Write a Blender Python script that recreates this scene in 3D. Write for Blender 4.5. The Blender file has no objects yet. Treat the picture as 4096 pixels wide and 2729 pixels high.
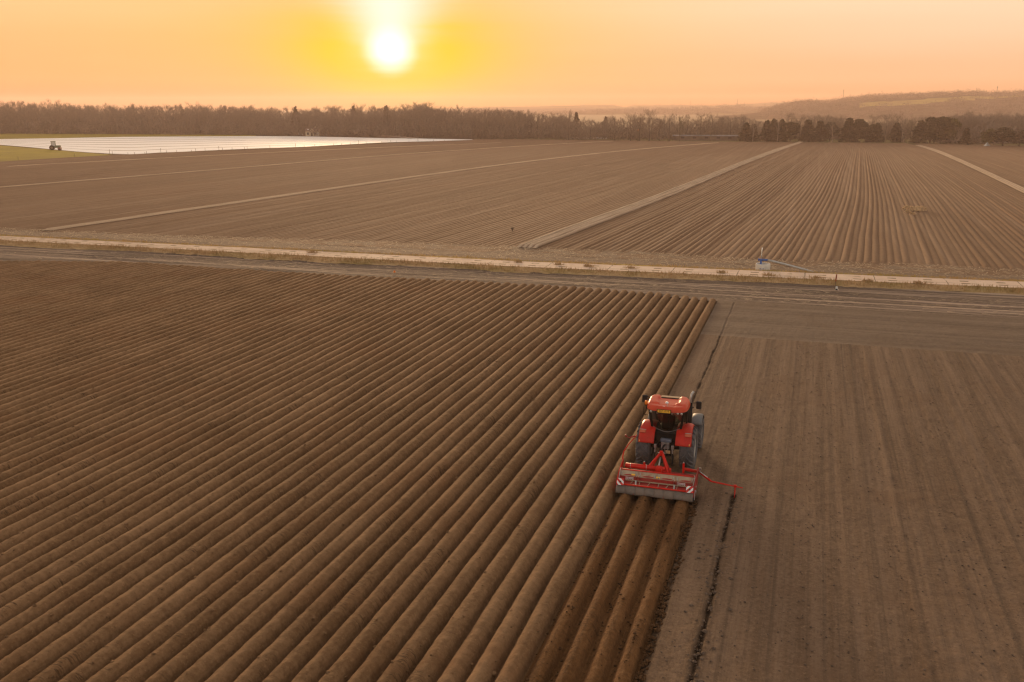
import bpy, math, random
import numpy as np
from mathutils import Vector, Matrix
random.seed(7)
RS = np.random.RandomState(11)
SC = bpy.context.scene
COL = SC.collection

# ------------------------------------------------------------------ camera
CAM_H = 15.32
TILT = math.radians(13.845)
YAW = math.radians(17.34)
cam = bpy.data.cameras.new('camera')
cam.sensor_width = 36.0
cam.lens = 36.0 * 3800 / 4096
cam.clip_start = 0.5
cam.clip_end = 20000
cam_o = bpy.data.objects.new('camera', cam)
COL.objects.link(cam_o)
cam_o.location = (0, 0, CAM_H)
cam_o.rotation_euler = (math.pi / 2 - TILT, 0, YAW)
SC.camera = cam_o

# ------------------------------------------------------------------ light
SUN = Vector((-0.41170, 0.90964, 0.05529)).normalized()
SUN_EL = math.asin(SUN.z)
SUN_AZ = math.atan2(SUN.x, SUN.y)
sl = bpy.data.lights.new('sun', 'SUN')
sl.energy = 4.3
sl.angle = math.radians(13.0)
sl.color = (1.0, 0.66, 0.36)
so = bpy.data.objects.new('sun', sl)
COL.objects.link(so)
so.rotation_euler = (-SUN).to_track_quat('-Z', 'Y').to_euler()
so.location = (0, 0, 60)

wd = bpy.data.worlds.new('World')
SC.world = wd
wd.use_nodes = True
NT = wd.node_tree
NT.nodes.clear()


class G:
    """small helper to write node graphs"""
    def __init__(s, nt):
        s.nt = nt

    def node(s, t, **kw):
        n = s.nt.nodes.new(t)
        for k, v in kw.items():
            setattr(n, k, v)
        return n

    def put(s, sock, v):
        if isinstance(v, bpy.types.NodeSocket):
            s.nt.links.new(v, sock)
        else:
            sock.default_value = v

    def m(s, op, a, b=None, c=None, clamp=False):
        n = s.node('ShaderNodeMath', operation=op)
        n.use_clamp = clamp
        s.put(n.inputs[0], a)
        if b is not None:
            s.put(n.inputs[1], b)
        if c is not None:
            s.put(n.inputs[2], c)
        return n.outputs[0]

    def v(s, op, a, b):
        n = s.node('ShaderNodeVectorMath', operation=op)
        s.put(n.inputs[0], a)
        s.put(n.inputs[1], b)
        return n.outputs['Value'] if op in ('DOT_PRODUCT', 'LENGTH', 'DISTANCE') else n.outputs[0]

    def mix(s, f, a, b, mode='MIX'):
        n = s.node('ShaderNodeMix', data_type='RGBA', blend_type=mode)
        n.clamp_factor = True
        s.put(n.inputs[0], f)
        s.put(n.inputs[6], a if isinstance(a, bpy.types.NodeSocket) else (*a, 1))
        s.put(n.inputs[7], b if isinstance(b, bpy.types.NodeSocket) else (*b, 1))
        return n.outputs[2]

    def smooth(s, x, lo, hi):
        n = s.node('ShaderNodeMapRange', interpolation_type='SMOOTHSTEP')
        s.put(n.inputs[0], x)
        n.inputs[1].default_value = lo
        n.inputs[2].default_value = hi
        n.inputs[3].default_value = 0
        n.inputs[4].default_value = 1
        return n.outputs[0]

    def noise(s, vec, scale, detail=3, rough=0.5, dist=0.0):
        n = s.node('ShaderNodeTexNoise')
        n.inputs['Scale'].default_value = scale
        n.inputs['Detail'].default_value = detail
        n.inputs['Roughness'].default_value = rough
        n.inputs['Distortion'].default_value = dist
        if vec is not None:
            s.nt.links.new(vec, n.inputs['Vector'])
        return n.outputs['Fac']

    def mapping(s, vec, scale=(1, 1, 1), rot=(0, 0, 0), loc=(0, 0, 0)):
        n = s.node('ShaderNodeMapping')
        n.inputs['Scale'].default_value = scale
        n.inputs['Rotation'].default_value = rot
        n.inputs['Location'].default_value = loc
        s.nt.links.new(vec, n.inputs['Vector'])
        return n.outputs[0]

    def comb(s, x, y, z):
        n = s.node('ShaderNodeCombineXYZ')
        for i, q in enumerate((x, y, z)):
            s.put(n.inputs[i], q)
        return n.outputs[0]

    def gauss(s, x, sig):
        q = s.m('DIVIDE', x, sig)
        return s.m('EXPONENT', s.m('MULTIPLY', s.m('MULTIPLY', q, q), -1.0))


g = G(NT)
tc = g.node('ShaderNodeTexCoord')
d = tc.outputs['Generated']
sep = g.node('ShaderNodeSeparateXYZ')
NT.links.new(d, sep.inputs[0])
dz = sep.outputs[2]
SX = Vector((SUN.y, -SUN.x, 0)).normalized()          # to the right of the sun
SF = Vector((SUN.x, SUN.y, 0)).normalized()
a_ = g.v('DOT_PRODUCT', d, tuple(SX))
f_ = g.v('DOT_PRODUCT', d, tuple(SF))
front = g.smooth(f_, 0.0, 0.5)
e_ = g.m('SUBTRACT', dz, SUN.z)
# thin cloud layers: long in azimuth, narrow in elevation
cl = g.noise(g.comb(g.m('MULTIPLY', a_, 3.5), g.m('MULTIPLY', e_, 90.0), 0.3), 1.0, 3, 0.55)
cl = g.m('SUBTRACT', cl, 0.5)
cl2 = g.noise(g.comb(g.m('MULTIPLY', a_, 2.0), g.m('MULTIPLY', e_, 22.0), 4.0), 1.0, 2, 0.5)
cl2 = g.m('SUBTRACT', cl2, 0.5)
ew = g.m('ADD', e_, g.m('MULTIPLY', cl, 0.034))
# base colours: horizon -> higher, left of sun -> right of sun
side = g.smooth(a_, -0.35, 0.65)
hor = g.mix(side, (0.62, 0.16, 0.0), (0.66, 0.22, 0.05))
low = g.mix(side, (1.00, 0.465, 0.145), (1.00, 0.51, 0.25))
low = g.mix(g.smooth(dz, 0.002, 0.028), hor, low)
high = g.mix(side, (1.08, 0.70, 0.32), (1.12, 0.83, 0.55))
hz = g.smooth(g.m('ADD', dz, g.m('MULTIPLY', cl2, 0.035)), -0.005, 0.115)
band = g.mix(hz, low, high)
# yellow aureole
gl = g.m('MULTIPLY', g.gauss(a_, 0.094), g.gauss(g.m('ADD', ew, 0.004), 0.040))
gl2 = g.m('MULTIPLY', g.gauss(a_, 0.23), g.gauss(g.m('SUBTRACT', ew, 0.012), 0.062))
band = g.mix(g.m('MULTIPLY', gl2, 0.62), band, (1.06, 0.62, 0.08))
band = g.mix(g.m('MULTIPLY', gl, 1.5, clamp=True), band, (1.16, 0.74, 0.0))
# bright column above the sun and the sun disc behind haze
halo = g.m('MULTIPLY', g.gauss(a_, 0.034), g.gauss(ew, 0.020))
band = g.mix(g.m('MULTIPLY', halo, 0.9), band, (1.15, 0.98, 0.30))
wcol = g.m('ADD', 0.022, g.m('MULTIPLY', g.m('MAXIMUM', ew, 0.0), 0.55))
colm = g.m('MULTIPLY', g.gauss(a_, wcol), g.smooth(ew, -0.016, 0.020))
band = g.mix(g.m('MULTIPLY', colm, 0.92), band, (1.30, 1.20, 0.98))
q1 = g.m('DIVIDE', a_, 0.0165)
q2 = g.m('DIVIDE', g.m('SUBTRACT', g.m('ADD', e_, g.m('MULTIPLY', cl, 0.010)), -0.001), 0.0145)
rr = g.m('SQRT', g.m('ADD', g.m('MULTIPLY', q1, q1), g.m('MULTIPLY', q2, q2)))
core = g.m('SUBTRACT', 1.0, g.smooth(rr, 0.0, 2.0))
band = g.mix(core, band, (1.8, 1.75, 1.65))
EXPO = 0.6
bs = g.node('ShaderNodeVectorMath', operation='SCALE')
NT.links.new(band, bs.inputs[0])
bs.inputs['Scale'].default_value = 0.92 * 2.0 ** -EXPO
band = bs.outputs[0]
# physical sky for the dome above and behind
sky = g.node('ShaderNodeTexSky', sky_type='NISHITA')
sky.sun_disc = False
sky.sun_elevation = SUN_EL
sky.sun_rotation = SUN_AZ
sky.air_density = 1.4
sky.dust_density = 4.0
sky.ozone_density = 1.0
sk = g.node('ShaderNodeVectorMath', operation='SCALE')
NT.links.new(sky.outputs[0], sk.inputs[0])
sk.inputs['Scale'].default_value = 0.06
ringc = g.mix(g.smooth(f_, -0.6, 0.8), (0.78, 0.67, 0.60), (0.86, 0.64, 0.43))
zen = g.mix(g.smooth(f_, -0.5, 0.8), (0.235, 0.22, 0.215), (0.40, 0.34, 0.28))
dome = g.mix(g.smooth(dz, 0.10, 0.62), ringc, zen)
dome = g.mix(1.0, sk.outputs[0], dome, 'ADD')
lowband = g.m('MULTIPLY', g.m('SUBTRACT', 1.0, g.smooth(dz, 0.12, 0.40)), front)
colr = g.mix(lowband, dome, band)
bg = g.node('ShaderNodeBackground')
bg.inputs['Strength'].default_value = 1.0
NT.links.new(colr, bg.inputs['Color'])
wo = g.node('ShaderNodeOutputWorld')
NT.links.new(bg.outputs[0], wo.inputs['Surface'])

SC.view_settings.view_transform = 'Standard'
SC.view_settings.look = 'None'
SC.view_settings.exposure = EXPO
SC.view_settings.gamma = 1.0
SC.cycles.use_denoising = True
SC.cycles.sample_clamp_indirect = 3.0
SC.cycles.pixel_filter_type = 'BLACKMAN_HARRIS'
SC.cycles.filter_width = 1.3
SC.cycles.max_bounces = 6
SC.cycles.diffuse_bounces = 3
SC.cycles.transparent_max_bounces = 12
SC.cycles.volume_bounces = 1

# ------------------------------------------------------------------ helpers
def tag(o, label=None, cat=None, group=None, kind=None):
    if label:
        o['label'] = label
    if cat:
        o['category'] = cat
    if group:
        o['group'] = group
    if kind:
        o['kind'] = kind
    return o


def mesh_np(name, V, F, mat=None, smooth=True, parent=None, uv=None, attrs=None):
    """V (n,3) array; F (m,3) or (m,4) int array or list of faces"""
    me = bpy.data.meshes.new(name)
    if isinstance(F, np.ndarray):
        k = F.shape[1]
        me.vertices.add(len(V))
        me.vertices.foreach_set('co', np.asarray(V, np.float32).ravel())
        me.loops.add(F.size)
        me.loops.foreach_set('vertex_index', F.astype(np.int32).ravel())
        me.polygons.add(len(F))
        me.polygons.foreach_set('loop_start', np.arange(0, F.size, k, dtype=np.int32))
        if uv is not None:
            u = me.uv_layers.new(name='UVMap')
            u.data.foreach_set('uv', np.asarray(uv, np.float32)[F.ravel()].ravel())
        me.update(calc_edges=True)
    else:
        me.from_pydata([tuple(v) for v in V], [], F)
    if attrs:
        for k, a in attrs.items():
            at = me.attributes.new(k, 'FLOAT', 'POINT')
            at.data.foreach_set('value', np.asarray(a, np.float32).ravel())
    me.polygons.foreach_set('use_smooth', [bool(smooth)] * len(me.polygons))
    if mat:
        me.materials.append(mat)
    o = bpy.data.objects.new(name, me)
    COL.objects.link(o)
    if parent is not None:
        o.parent = parent
    return o


def empty(name, loc=(0, 0, 0), rz=0.0):
    o = bpy.data.objects.new(name, None)
    o.empty_display_size = 0.3
    o.location = loc
    o.rotation_euler = (0, 0, rz)
    COL.objects.link(o)
    return o


def grid_faces(nx, ny):
    i = np.arange(nx - 1)
    j = np.arange(ny - 1)
    I, J = np.meshgrid(i, j, indexing='xy')
    a = (J * nx + I).ravel()
    return np.stack([a, a + 1, a + nx + 1, a + nx], 1)


def _hash(ix, iy, seed):
    h = (ix.astype(np.int64) * 374761393 + iy.astype(np.int64) * 668265263 + seed * 144665) & 0x7fffffff
    h = ((h ^ (h >> 13)) * 1274126177) & 0x7fffffff
    h = h ^ (h >> 16)
    return (h & 0xffff) / 65535.0


def vn(x, y, seed=0):
    ix = np.floor(x)
    iy = np.floor(y)
    fx = x - ix
    fy = y - iy
    fx = fx * fx * (3 - 2 * fx)
    fy = fy * fy * (3 - 2 * fy)
    a = _hash(ix, iy, seed)
    b = _hash(ix + 1, iy, seed)
    c = _hash(ix, iy + 1, seed)
    e = _hash(ix + 1, iy + 1, seed)
    return (a + (b - a) * fx) * (1 - fy) + (c + (e - c) * fx) * fy - 0.5


def fbm(x, y, oct=3, seed=0):
    r = 0
    amp = 1.0
    for k in range(oct):
        r = r + amp * vn(x * 2 ** k, y * 2 ** k, seed + 17 * k)
        amp *= 0.5
    return r


def interp(pts, x):
    p = np.array(pts, float)
    o = np.argsort(p[:, 0])
    return np.interp(x, p[o, 0], p[o, 1])


# ------------------------------------------------------------------ materials
def base_mat(name):
    m = bpy.data.materials.new(name)
    m.use_nodes = True
    nt = m.node_tree
    b = nt.nodes['Principled BSDF']
    return m, G(nt), b


def plain(name, col, rough=0.6, metal=0.0, spec=0.4, var=0.0, vscale=4.0, dirt=0.0, dirtcol=(0.17, 0.12, 0.08),
          bump=0.0, bscale=20.0, coat=0.0):
    m, g, b = base_mat(name)
    b.inputs['Roughness'].default_value = rough
    b.inputs['Metallic'].default_value = metal
    b.inputs['Specular IOR Level'].default_value = spec
    if coat:
        b.inputs['Coat Weight'].default_value = coat
        b.inputs['Coat Roughness'].default_value = 0.15
    t = g.node('ShaderNodeTexCoord').outputs['Object']
    c = None
    if var:
        n = g.noise(t, vscale, 4, 0.6)
        lo = tuple(max(0, q * (1 - var)) for q in col)
        hi = tuple(min(1, q * (1 + var)) for q in col)
        c = g.mix(g.smooth(n, 0.3, 0.7), lo, hi)
    if dirt:
        n2 = g.noise(t, 2.3, 6, 0.7)
        f = g.m('MULTIPLY', g.smooth(n2, 0.42, 0.72), dirt)
        c = g.mix(f, c if c is not None else col, dirtcol)
        r = g.m('ADD', rough, g.m('MULTIPLY', f, 0.3), clamp=True)
        g.put(b.inputs['Roughness'], r)
    if c is None:
        b.inputs['Base Color'].default_value = (*col, 1)
    else:
        g.put(b.inputs['Base Color'], c)
    if bump:
        bn = g.node('ShaderNodeBump')
        bn.inputs['Strength'].default_value = bump
        bn.inputs['Distance'].default_value = 0.02
        g.put(bn.inputs['Height'], g.noise(t, bscale, 3, 0.6))
        g.put(b.inputs['Normal'], bn.outputs[0])
    return m


def soil(name, c1, c2, c3=None, s1=0.5, s2=9.0, stretch=(1, 1), bump=0.6, dist=0.03, streak=None, damp=None,
         straw=0.0, rot=0.0, scrape=0.0, strawcol=(0.42, 0.30, 0.17)):
    """layered soil: c1/c2 mottled, c3 patchy, streak = (sx, sy, amount, colour), damp = attribute colour for moist soil and furrow shade"""
    m, g, b = base_mat(name)
    b.inputs['Roughness'].default_value = 0.95
    b.inputs['Specular IOR Level'].default_value = 0.15
    t = g.node('ShaderNodeTexCoord').outputs['Object']
    if rot:
        t = g.mapping(t, rot=(0, 0, rot))
    ts = g.mapping(t, scale=(stretch[0], stretch[1], 1))
    n1 = g.noise(ts, s1, 5, 0.62)
    n2 = g.noise(t, s2, 4, 0.65)
    f = g.m('ADD', g.m('MULTIPLY', n1, 0.55), g.m('MULTIPLY', n2, 0.45))
    c = g.mix(g.smooth(f, 0.33, 0.67), c1, c2)
    if c3:
        n3 = g.noise(g.mapping(t, loc=(31, 7, 0)), s1 * 0.35, 4, 0.6, 0.5)
        c = g.mix(g.m('MULTIPLY', g.smooth(n3, 0.48, 0.75), 0.75), c, c3)
    if streak:
        sx, sy, am, sc = streak
        n4 = g.noise(g.mapping(t, scale=(sx, sy, 1)), 1.0, 4, 0.6)
        c = g.mix(g.m('MULTIPLY', g.smooth(n4, 0.45, 0.72), am), c, sc)
    if straw:
        n5 = g.noise(g.mapping(t, scale=(1.2, 5.0, 1), loc=(3, 9, 0)), 2.2, 5, 0.7, 0.8)
        n6 = g.noise(g.mapping(t, scale=(0.05, 0.45, 1)), 1.0, 3, 0.6)
        c = g.mix(g.m('MULTIPLY', g.m('MULTIPLY', g.smooth(n5, 0.5, 0.72), g.smooth(n6, 0.40, 0.6)), straw), c, strawcol)
    if scrape:
        n9 = g.noise(g.mapping(t, scale=(1.6, 10.0, 1)), 1.6, 3, 0.65, 0.6)
        n10 = g.noise(g.mapping(t, scale=(1, 0.5, 1), loc=(2, 5, 0)), 0.55, 3, 0.6)
        c = g.mix(g.m('MULTIPLY', g.m('MULTIPLY', g.smooth(n9, 0.50, 0.66), g.smooth(n10, 0.52, 0.64)), scrape), c, tuple(q * 0.35 for q in c1))
    if damp:
        at = g.node('ShaderNodeAttribute')
        at.attribute_name = 'damp'
        c = g.mix(at.outputs['Fac'], c, damp)
    # crumbs
    n7 = g.noise(t, 11.0, 4, 0.75)
    c = g.mix(g.m('MULTIPLY', g.smooth(n7, 0.56, 0.74), 0.5), c, tuple(min(1, q * 1.7) for q in c2))
    n8 = g.noise(g.mapping(t, loc=(5, 2, 1)), 9.0, 4, 0.75)
    c = g.mix(g.m('MULTIPLY', g.smooth(n8, 0.57, 0.72), 0.6), c, tuple(q * 0.5 for q in c1))
    g.put(b.inputs['Base Color'], c)
    if bump:
        h = g.m('ADD', g.noise(t, 7.0, 5, 0.7), g.m('MULTIPLY', g.noise(ts, 3.0, 4, 0.6), 0.8))
        bn = g.node('ShaderNodeBump')
        bn.inputs['Strength'].default_value = bump
        bn.inputs['Distance'].default_value = dist
        g.put(bn.inputs['Height'], h)
        g.put(b.inputs['Normal'], bn.outputs[0])
    return m


M_ridge = soil('ridge_soil', (0.140, 0.073, 0.031), (0.265, 0.152, 0.076), (0.190, 0.092, 0.039), 0.55, 6, (1.0, 0.28),
               1.0, 0.06, streak=(0.5, 2.6, 0.35, (0.108, 0.056, 0.025)), scrape=0.85)
M_fresh = soil('fresh_soil', (0.100, 0.043, 0.013), (0.200, 0.094, 0.034), (0.140, 0.059, 0.018), 0.8, 8, (1.6, 0.2),
               1.0, 0.06, streak=(5.0, 0.3, 0.6, (0.066, 0.029, 0.009)), scrape=0.6)
M_harrow = soil('harrowed_soil', (0.118, 0.071, 0.041), (0.210, 0.134, 0.085), (0.152, 0.088, 0.050), 0.6, 7,
                (3.0, 0.10), 1.0, 0.05, streak=(4.0, 0.02, 0.6, (0.078, 0.051, 0.033)), damp=(0.026, 0.014, 0.006))
M_harrow2 = soil('headland_soil', (0.120, 0.081, 0.054), (0.195, 0.137, 0.096), (0.140, 0.091, 0.058), 0.5, 7,
                 (0.08, 2.2), 1.0, 0.05, streak=(0.03, 1.9, 0.55, (0.082, 0.054, 0.036)))
M_track = soil('trampled_soil', (0.070, 0.047, 0.036), (0.135, 0.092, 0.067), (0.078, 0.052, 0.038), 0.5, 6,
               (0.15, 1.5), 0.9, 0.05, streak=(0.035, 1.5, 0.9, (0.46, 0.33, 0.24)), straw=0.8)
M_far = soil('far_soil', (0.160, 0.090, 0.047), (0.215, 0.124, 0.068), (0.190, 0.101, 0.052), 0.06, 1.5, (1.0, 0.2),
             0.3, 0.04, streak=(0.9, 0.012, 0.5, (0.27, 0.175, 0.110)))
M_stub = soil('stubble_soil', (0.150, 0.098, 0.062), (0.235, 0.160, 0.105), (0.180, 0.118, 0.075), 0.5, 5, (0.3, 1.2),
              0.6, 0.04, straw=0.95)
M_ground = soil('meadow_soil', (0.120, 0.088, 0.040), (0.180, 0.128, 0.060), (0.14, 0.11, 0.04), 0.05, 0.6, (1, 1),
                0.2, 0.05)

# ------------------------------------------------------------------ ground
gs = 3940.0
tag(mesh_np('ground', np.array([(-gs, -gs, -0.30), (gs, -gs, -0.30), (gs, gs, -0.30), (-gs, gs, -0.30)]),
            np.array([[0, 1, 2, 3]]), M_ground, False), 'olive brown land reaching to the horizon', 'ground', kind='structure')

X0 = -6.67                      # right edge of the ridges finished before this pass
ENDS = [(-140, 76), (-79, 76.8), (-66, 79.8), (-45, 78.9), (-32, 79.2), (-20, 79.6), (-12, 78.8), (-6.7, 77.6), (0, 77)]
US = np.array([-1.0, -0.95, -0.88, -0.78, -0.62, -0.34, 0.0, 0.34, 0.62, 0.78, 0.88, 0.95])


def ridge_strip(name, xr, n, ys, H, mat, seed, endf, wob=0.06, rag=0.5, yend=None, startfade=None, sp=0.75, rough=1.0, gap=1.0, pw=3.4):
    """n ridges to the left of xr"""
    ny = len(ys)
    rows = np.arange(n)
    # furrow positions F[k] k=0..n, with per-pass and per-row wander
    Fp = np.zeros((n + 1, ny))
    for k in range(n + 1):
        pas = k // 4
        wpass = fbm(ys / 14.0 + 0.0, np.full(ny, pas * 3.7), 2, seed) * wob * 2.2 + 0.05 * vn(np.array([pas * 1.3]), np.array([2.2]), seed + 3)
        wrow = fbm(ys / 3.0, np.full(ny, k * 1.9), 2, seed + 5) * wob * 0.32
        if k == 0:
            wpass = wpass * 0.4
        Fp[k] = xr - sp * k + wpass + wrow
    nu = len(US)
    X = np.zeros((ny, n * nu + 1))
    Z = np.zeros((ny, n * nu + 1))
    for r in range(n):
        R_, L_ = Fp[r], Fp[r + 1]
        hrow = 1.0 + 0.09 * fbm(ys / 2.5, np.full(ny, r * 2.3), 2, seed + 9) + 0.10 * (_hash(np.array([r]), np.array([4]), seed)[0] - 0.5)
        if n > 50:
            hrow = hrow * (1 - 0.42 * min(1.0, max(0.0, (r - 30) / 70.0)))
        if endf is not None:
            ye = yend(np.array([xr - sp * (r + .5)]))[0] + (_hash(np.array([r]), np.array([9]), seed)[0] - 0.5) * rag
            hrow = hrow * np.clip((ye - ys) / 0.7, 0, 1) ** 0.6
        sh = 0.045 * fbm(ys / 1.6, np.full(ny, r * 1.7), 2, seed + 21)
        for q, u in enumerate(US):
            x = L_ + (R_ - L_) * (u + 1) / 2
            # column counted from the left
            c = (n - 1 - r) * nu + q
            us = np.clip(u + sh * (1 - u * u), -1, 1)
            prof = (1 - np.minimum(np.abs(us) / gap, 1) ** pw) ** 0.95
            X[:, c] = x
            Z[:, c] = H * hrow * prof
    X[:, -1] = Fp[0]
    Z[:, -1] = 0
    Y = np.repeat(ys[:, None], X.shape[1], 1)
    det = fbm(X * 7.0, Y * 6.0, 2, seed + 31) * 0.036 + fbm(X * 1.7, Y * 1.1, 2, seed + 41) * 0.012
    Z = Z + det * rough * np.clip(Z / H * 1.5, 0.25, 1)
    Y = Y + fbm(X * 3, Y * 3, 2, seed + 51) * 0.03
    Z = Z - 0.14
    V = np.stack([X, Y, Z], 2).reshape(-1, 3)
    return mesh_np(name, V, grid_faces(X.shape[1], ny), mat, True)


ysr = [8.0]
while ysr[-1] < 81.0:
    ysr.append(ysr[-1] + 0.13 + 0.0028 * max(0, ysr[-1] - 25))
ysr = np.array(ysr)
tag(ridge_strip('ridged_field', X0, 118, ysr, 0.44, M_ridge, 3, True, gap=0.92, pw=3.0, yend=lambda x: interp(ENDS, x)),
    'brown field of long rounded earth ridges left of the red tractor', 'ploughed field', kind='structure')
ysf = np.arange(8.0, 35.75, 0.11)
tag(ridge_strip('fresh_ridges', X0 + 3.0, 4, ysf, 0.37, M_fresh, 77, None, wob=0.03, rough=1.0, gap=0.80, pw=2.4),
    'four darker orange brown fresh ridges behind the red machine', 'ridges', kind='structure')

# harrowed field on the right, one sheet with marker grooves pressed in
xs = []
x = X0 + 0.06
while x < 75:
    xs.append(x)
    fine = (abs(x + 2.2) < 0.55) or (abs(x + 5.2) < 0.45) or x < -6.3 or -3.7 < x < -3.2
    x += 0.055 if fine else (0.09 if x < 14 else 0.16)
xs = np.array(xs)
ysh = [8.0]
while ysh[-1] < 77.3:
    ysh.append(ysh[-1] + 0.14 + 0.0035 * max(0, ysh[-1] - 22))
ysh = np.array(ysh)
XX, YY = np.meshgrid(xs, ysh)
alongY = 1 / (1 + np.exp((YY - (64.6 + 0.5 * vn(XX * .5, YY * 0, 8))) / 0.25))
warpx = XX + 0.14 * vn(YY / 22, XX * 0.1, 2)
tr = fbm(warpx * 3.2, YY * 0.02, 2, 5) * 0.045
bed = vn(warpx * 0.9, YY * 0.01, 6) * 0.022
tr2 = fbm(XX * 0.03, YY * 1.9, 3, 15) * 0.035
Z = 0.085 + alongY * (tr + bed) + (1 - alongY) * tr2
Z += fbm(XX * 4.5, YY * 4.5, 3, 25) * 0.030 + fbm(XX * 1.1, YY * 0.9, 2, 35) * 0.02
damp = np.zeros_like(Z)


def groove(x0, y0, x1, y1, depth, width, seed, gap=0.0):
    global Z, damp
    xc = x0 + (x1 - x0) * (YY - y0) / (y1 - y0) + 0.06 * fbm(YY / 2.2, YY * 0 + seed, 2, seed)
    dd = XX - xc
    inside = (YY > y0) & (YY < y1)
    w = width * (1 + 0.7 * fbm(YY / 0.5, YY * 0 + 3, 2, seed + 2))
    st = np.clip(1 + 1.2 * fbm(YY / 0.7, YY * 0, 2, seed + 3), 0.15, 1.3) * inside
    gs_ = np.exp(-(dd / w) ** 2)
    Z -= depth * gs_ * st
    Z += 0.5 * depth * (np.exp(-((dd - 2.1 * w) / (0.9 * w)) ** 2) + np.exp(-((dd + 2.1 * w) / (0.9 * w)) ** 2)) * st * (0.6 + fbm(XX * 9, YY * 9, 2, seed + 4))
    damp = np.maximum(damp, np.clip(1.25 * np.exp(-(dd / (1.15 * w)) ** 2) * st + 0.5 * fbm(XX * 8, YY * 8, 2, seed + 6) * np.exp(-(dd / (2.6 * w)) ** 2) * st, 0, 1))


groove(-2.28, 8.0, -2.10, 36.8, 0.085, 0.065, 40)
groove(-5.22, 44.0, -5.22, 76.8, 0.05, 0.05, 50)
# wheel prints of the tractor pass, and crumbled edge beside the ridges
edge = np.exp(-((XX - (-3.55)) / 0.16) ** 2) * (YY < 36.3)
Z -= 0.10 * edge
damp = np.maximum(damp, np.clip(edge * (0.75 + fbm(XX * 5, YY * 3, 2, 61)), 0, 1))
F = grid_faces(len(xs), len(ysh))
cx = XX.ravel()[F].mean(1)
cy = YY.ravel()[F].mean(1)
keep = ~((cx < -3.62) & (cy < 36.0))
soilsplit = cy > 64.6
V = np.stack([XX, YY, Z], 2).reshape(-1, 3)


def submesh(name, V, F, mat, attrs):
    used = np.unique(F)
    mp = np.zeros(len(V), int)
    mp[used] = np.arange(len(used))
    return mesh_np(name, V[used], mp[F], mat, True, attrs={k: a.ravel()[used] for k, a in attrs.items()})


tag(submesh('harrowed_field', V, F[keep & ~soilsplit], M_harrow, {'damp': damp}),
    'flat harrowed brown soil right of the tractor with a dark marker groove', 'field', kind='structure')
tag(submesh('headland', V, F[keep & soilsplit], M_harrow2, {'damp': damp}),
    'flat brown headland worked crosswise near the concrete track', 'field', kind='structure')

# trampled strip between ridge ends and verge
ROADN = [(-400, 90.5), (-200, 88.2), (-89.5, 87.2), (-55, 87.2), (-27, 87.1), (-3.6, 88.3), (18, 89.2), (60, 91.5), (160, 97)]
ROADF = [(-400, 93.7), (-200, 91.3), (-92, 90.2), (-57, 90.4), (-28, 90.3), (-3.8, 91.6), (18.6, 92.6), (60, 94.9), (160, 100.4)]


def ribbon(name, xs, lo, hi, nv, zf, mat, uv=False):
    U, Vv = np.meshgrid(np.arange(len(xs)), np.linspace(0, 1, nv))
    Xr = xs[U]
    L = lo(xs)[U]
    Hh = hi(xs)[U]
    Yr = L + (Hh - L) * Vv
    Zr = zf(Xr, Yr, Vv)
    P = np.stack([Xr, Yr, Zr], 2).reshape(-1, 3)
    uvs = np.stack([Xr, (Yr - L)], 2).reshape(-1, 2) if uv else None
    return mesh_np(name, P, grid_faces(len(xs), nv), mat, True, uv=uvs)


def smoothf(pts):
    return lambda x: interp(pts, x)


xr = np.arange(-150, 80, 0.3)
VB = lambda x: smoothf(ROADN)(x) - 2.0 - 0.7 * fbm(x / 9.0, x * 0 + 3.1, 2, 71)        # lower edge of near verge
tag(ribbon('headland_strip', xr, lambda x: np.where(x < X0, interp(ENDS, x) - 1.0, 76.9), lambda x: VB(x) + 0.5, 26,
           lambda x, y, v: 0.075 + fbm(x * 0.10, y * 1.3, 3, 81) * 0.10 * np.clip(v * 8, 0, 1) + fbm(x * 2, y * 3, 2, 82) * 0.03,
           M_track), 'dark trampled soil strip with pale wheel tracks along the verge', 'soil strip', kind='structure')

# grass verges
def grass_mat(name, c1, c2, c3, s=0.8):
    m, g, b = base_mat(name)
    b.inputs['Roughness'].default_value = 0.9
    b.inputs['Specular IOR Level'].default_value = 0.1
    t = g.node('ShaderNodeTexCoord').outputs['Object']
    n = g.noise(t, s, 5, 0.65)
    n2 = g.noise(g.mapping(t, loc=(9, 3, 0)), s * 0.25, 4, 0.6)
    c = g.mix(g.smooth(n, 0.35, 0.65), c1, c2)
    c = g.mix(g.m('MULTIPLY', g.smooth(n2, 0.45, 0.65), 0.8), c, c3)
    g.put(b.inputs['Base Color'], c)
    bn = g.node('ShaderNodeBump')
    bn.inputs['Strength'].default_value = 0.8
    bn.inputs['Distance'].default_value = 0.06
    g.put(bn.inputs['Height'], g.noise(t, 5.0, 4, 0.7))
    g.put(b.inputs['Normal'], bn.outputs[0])
    return m


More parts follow.
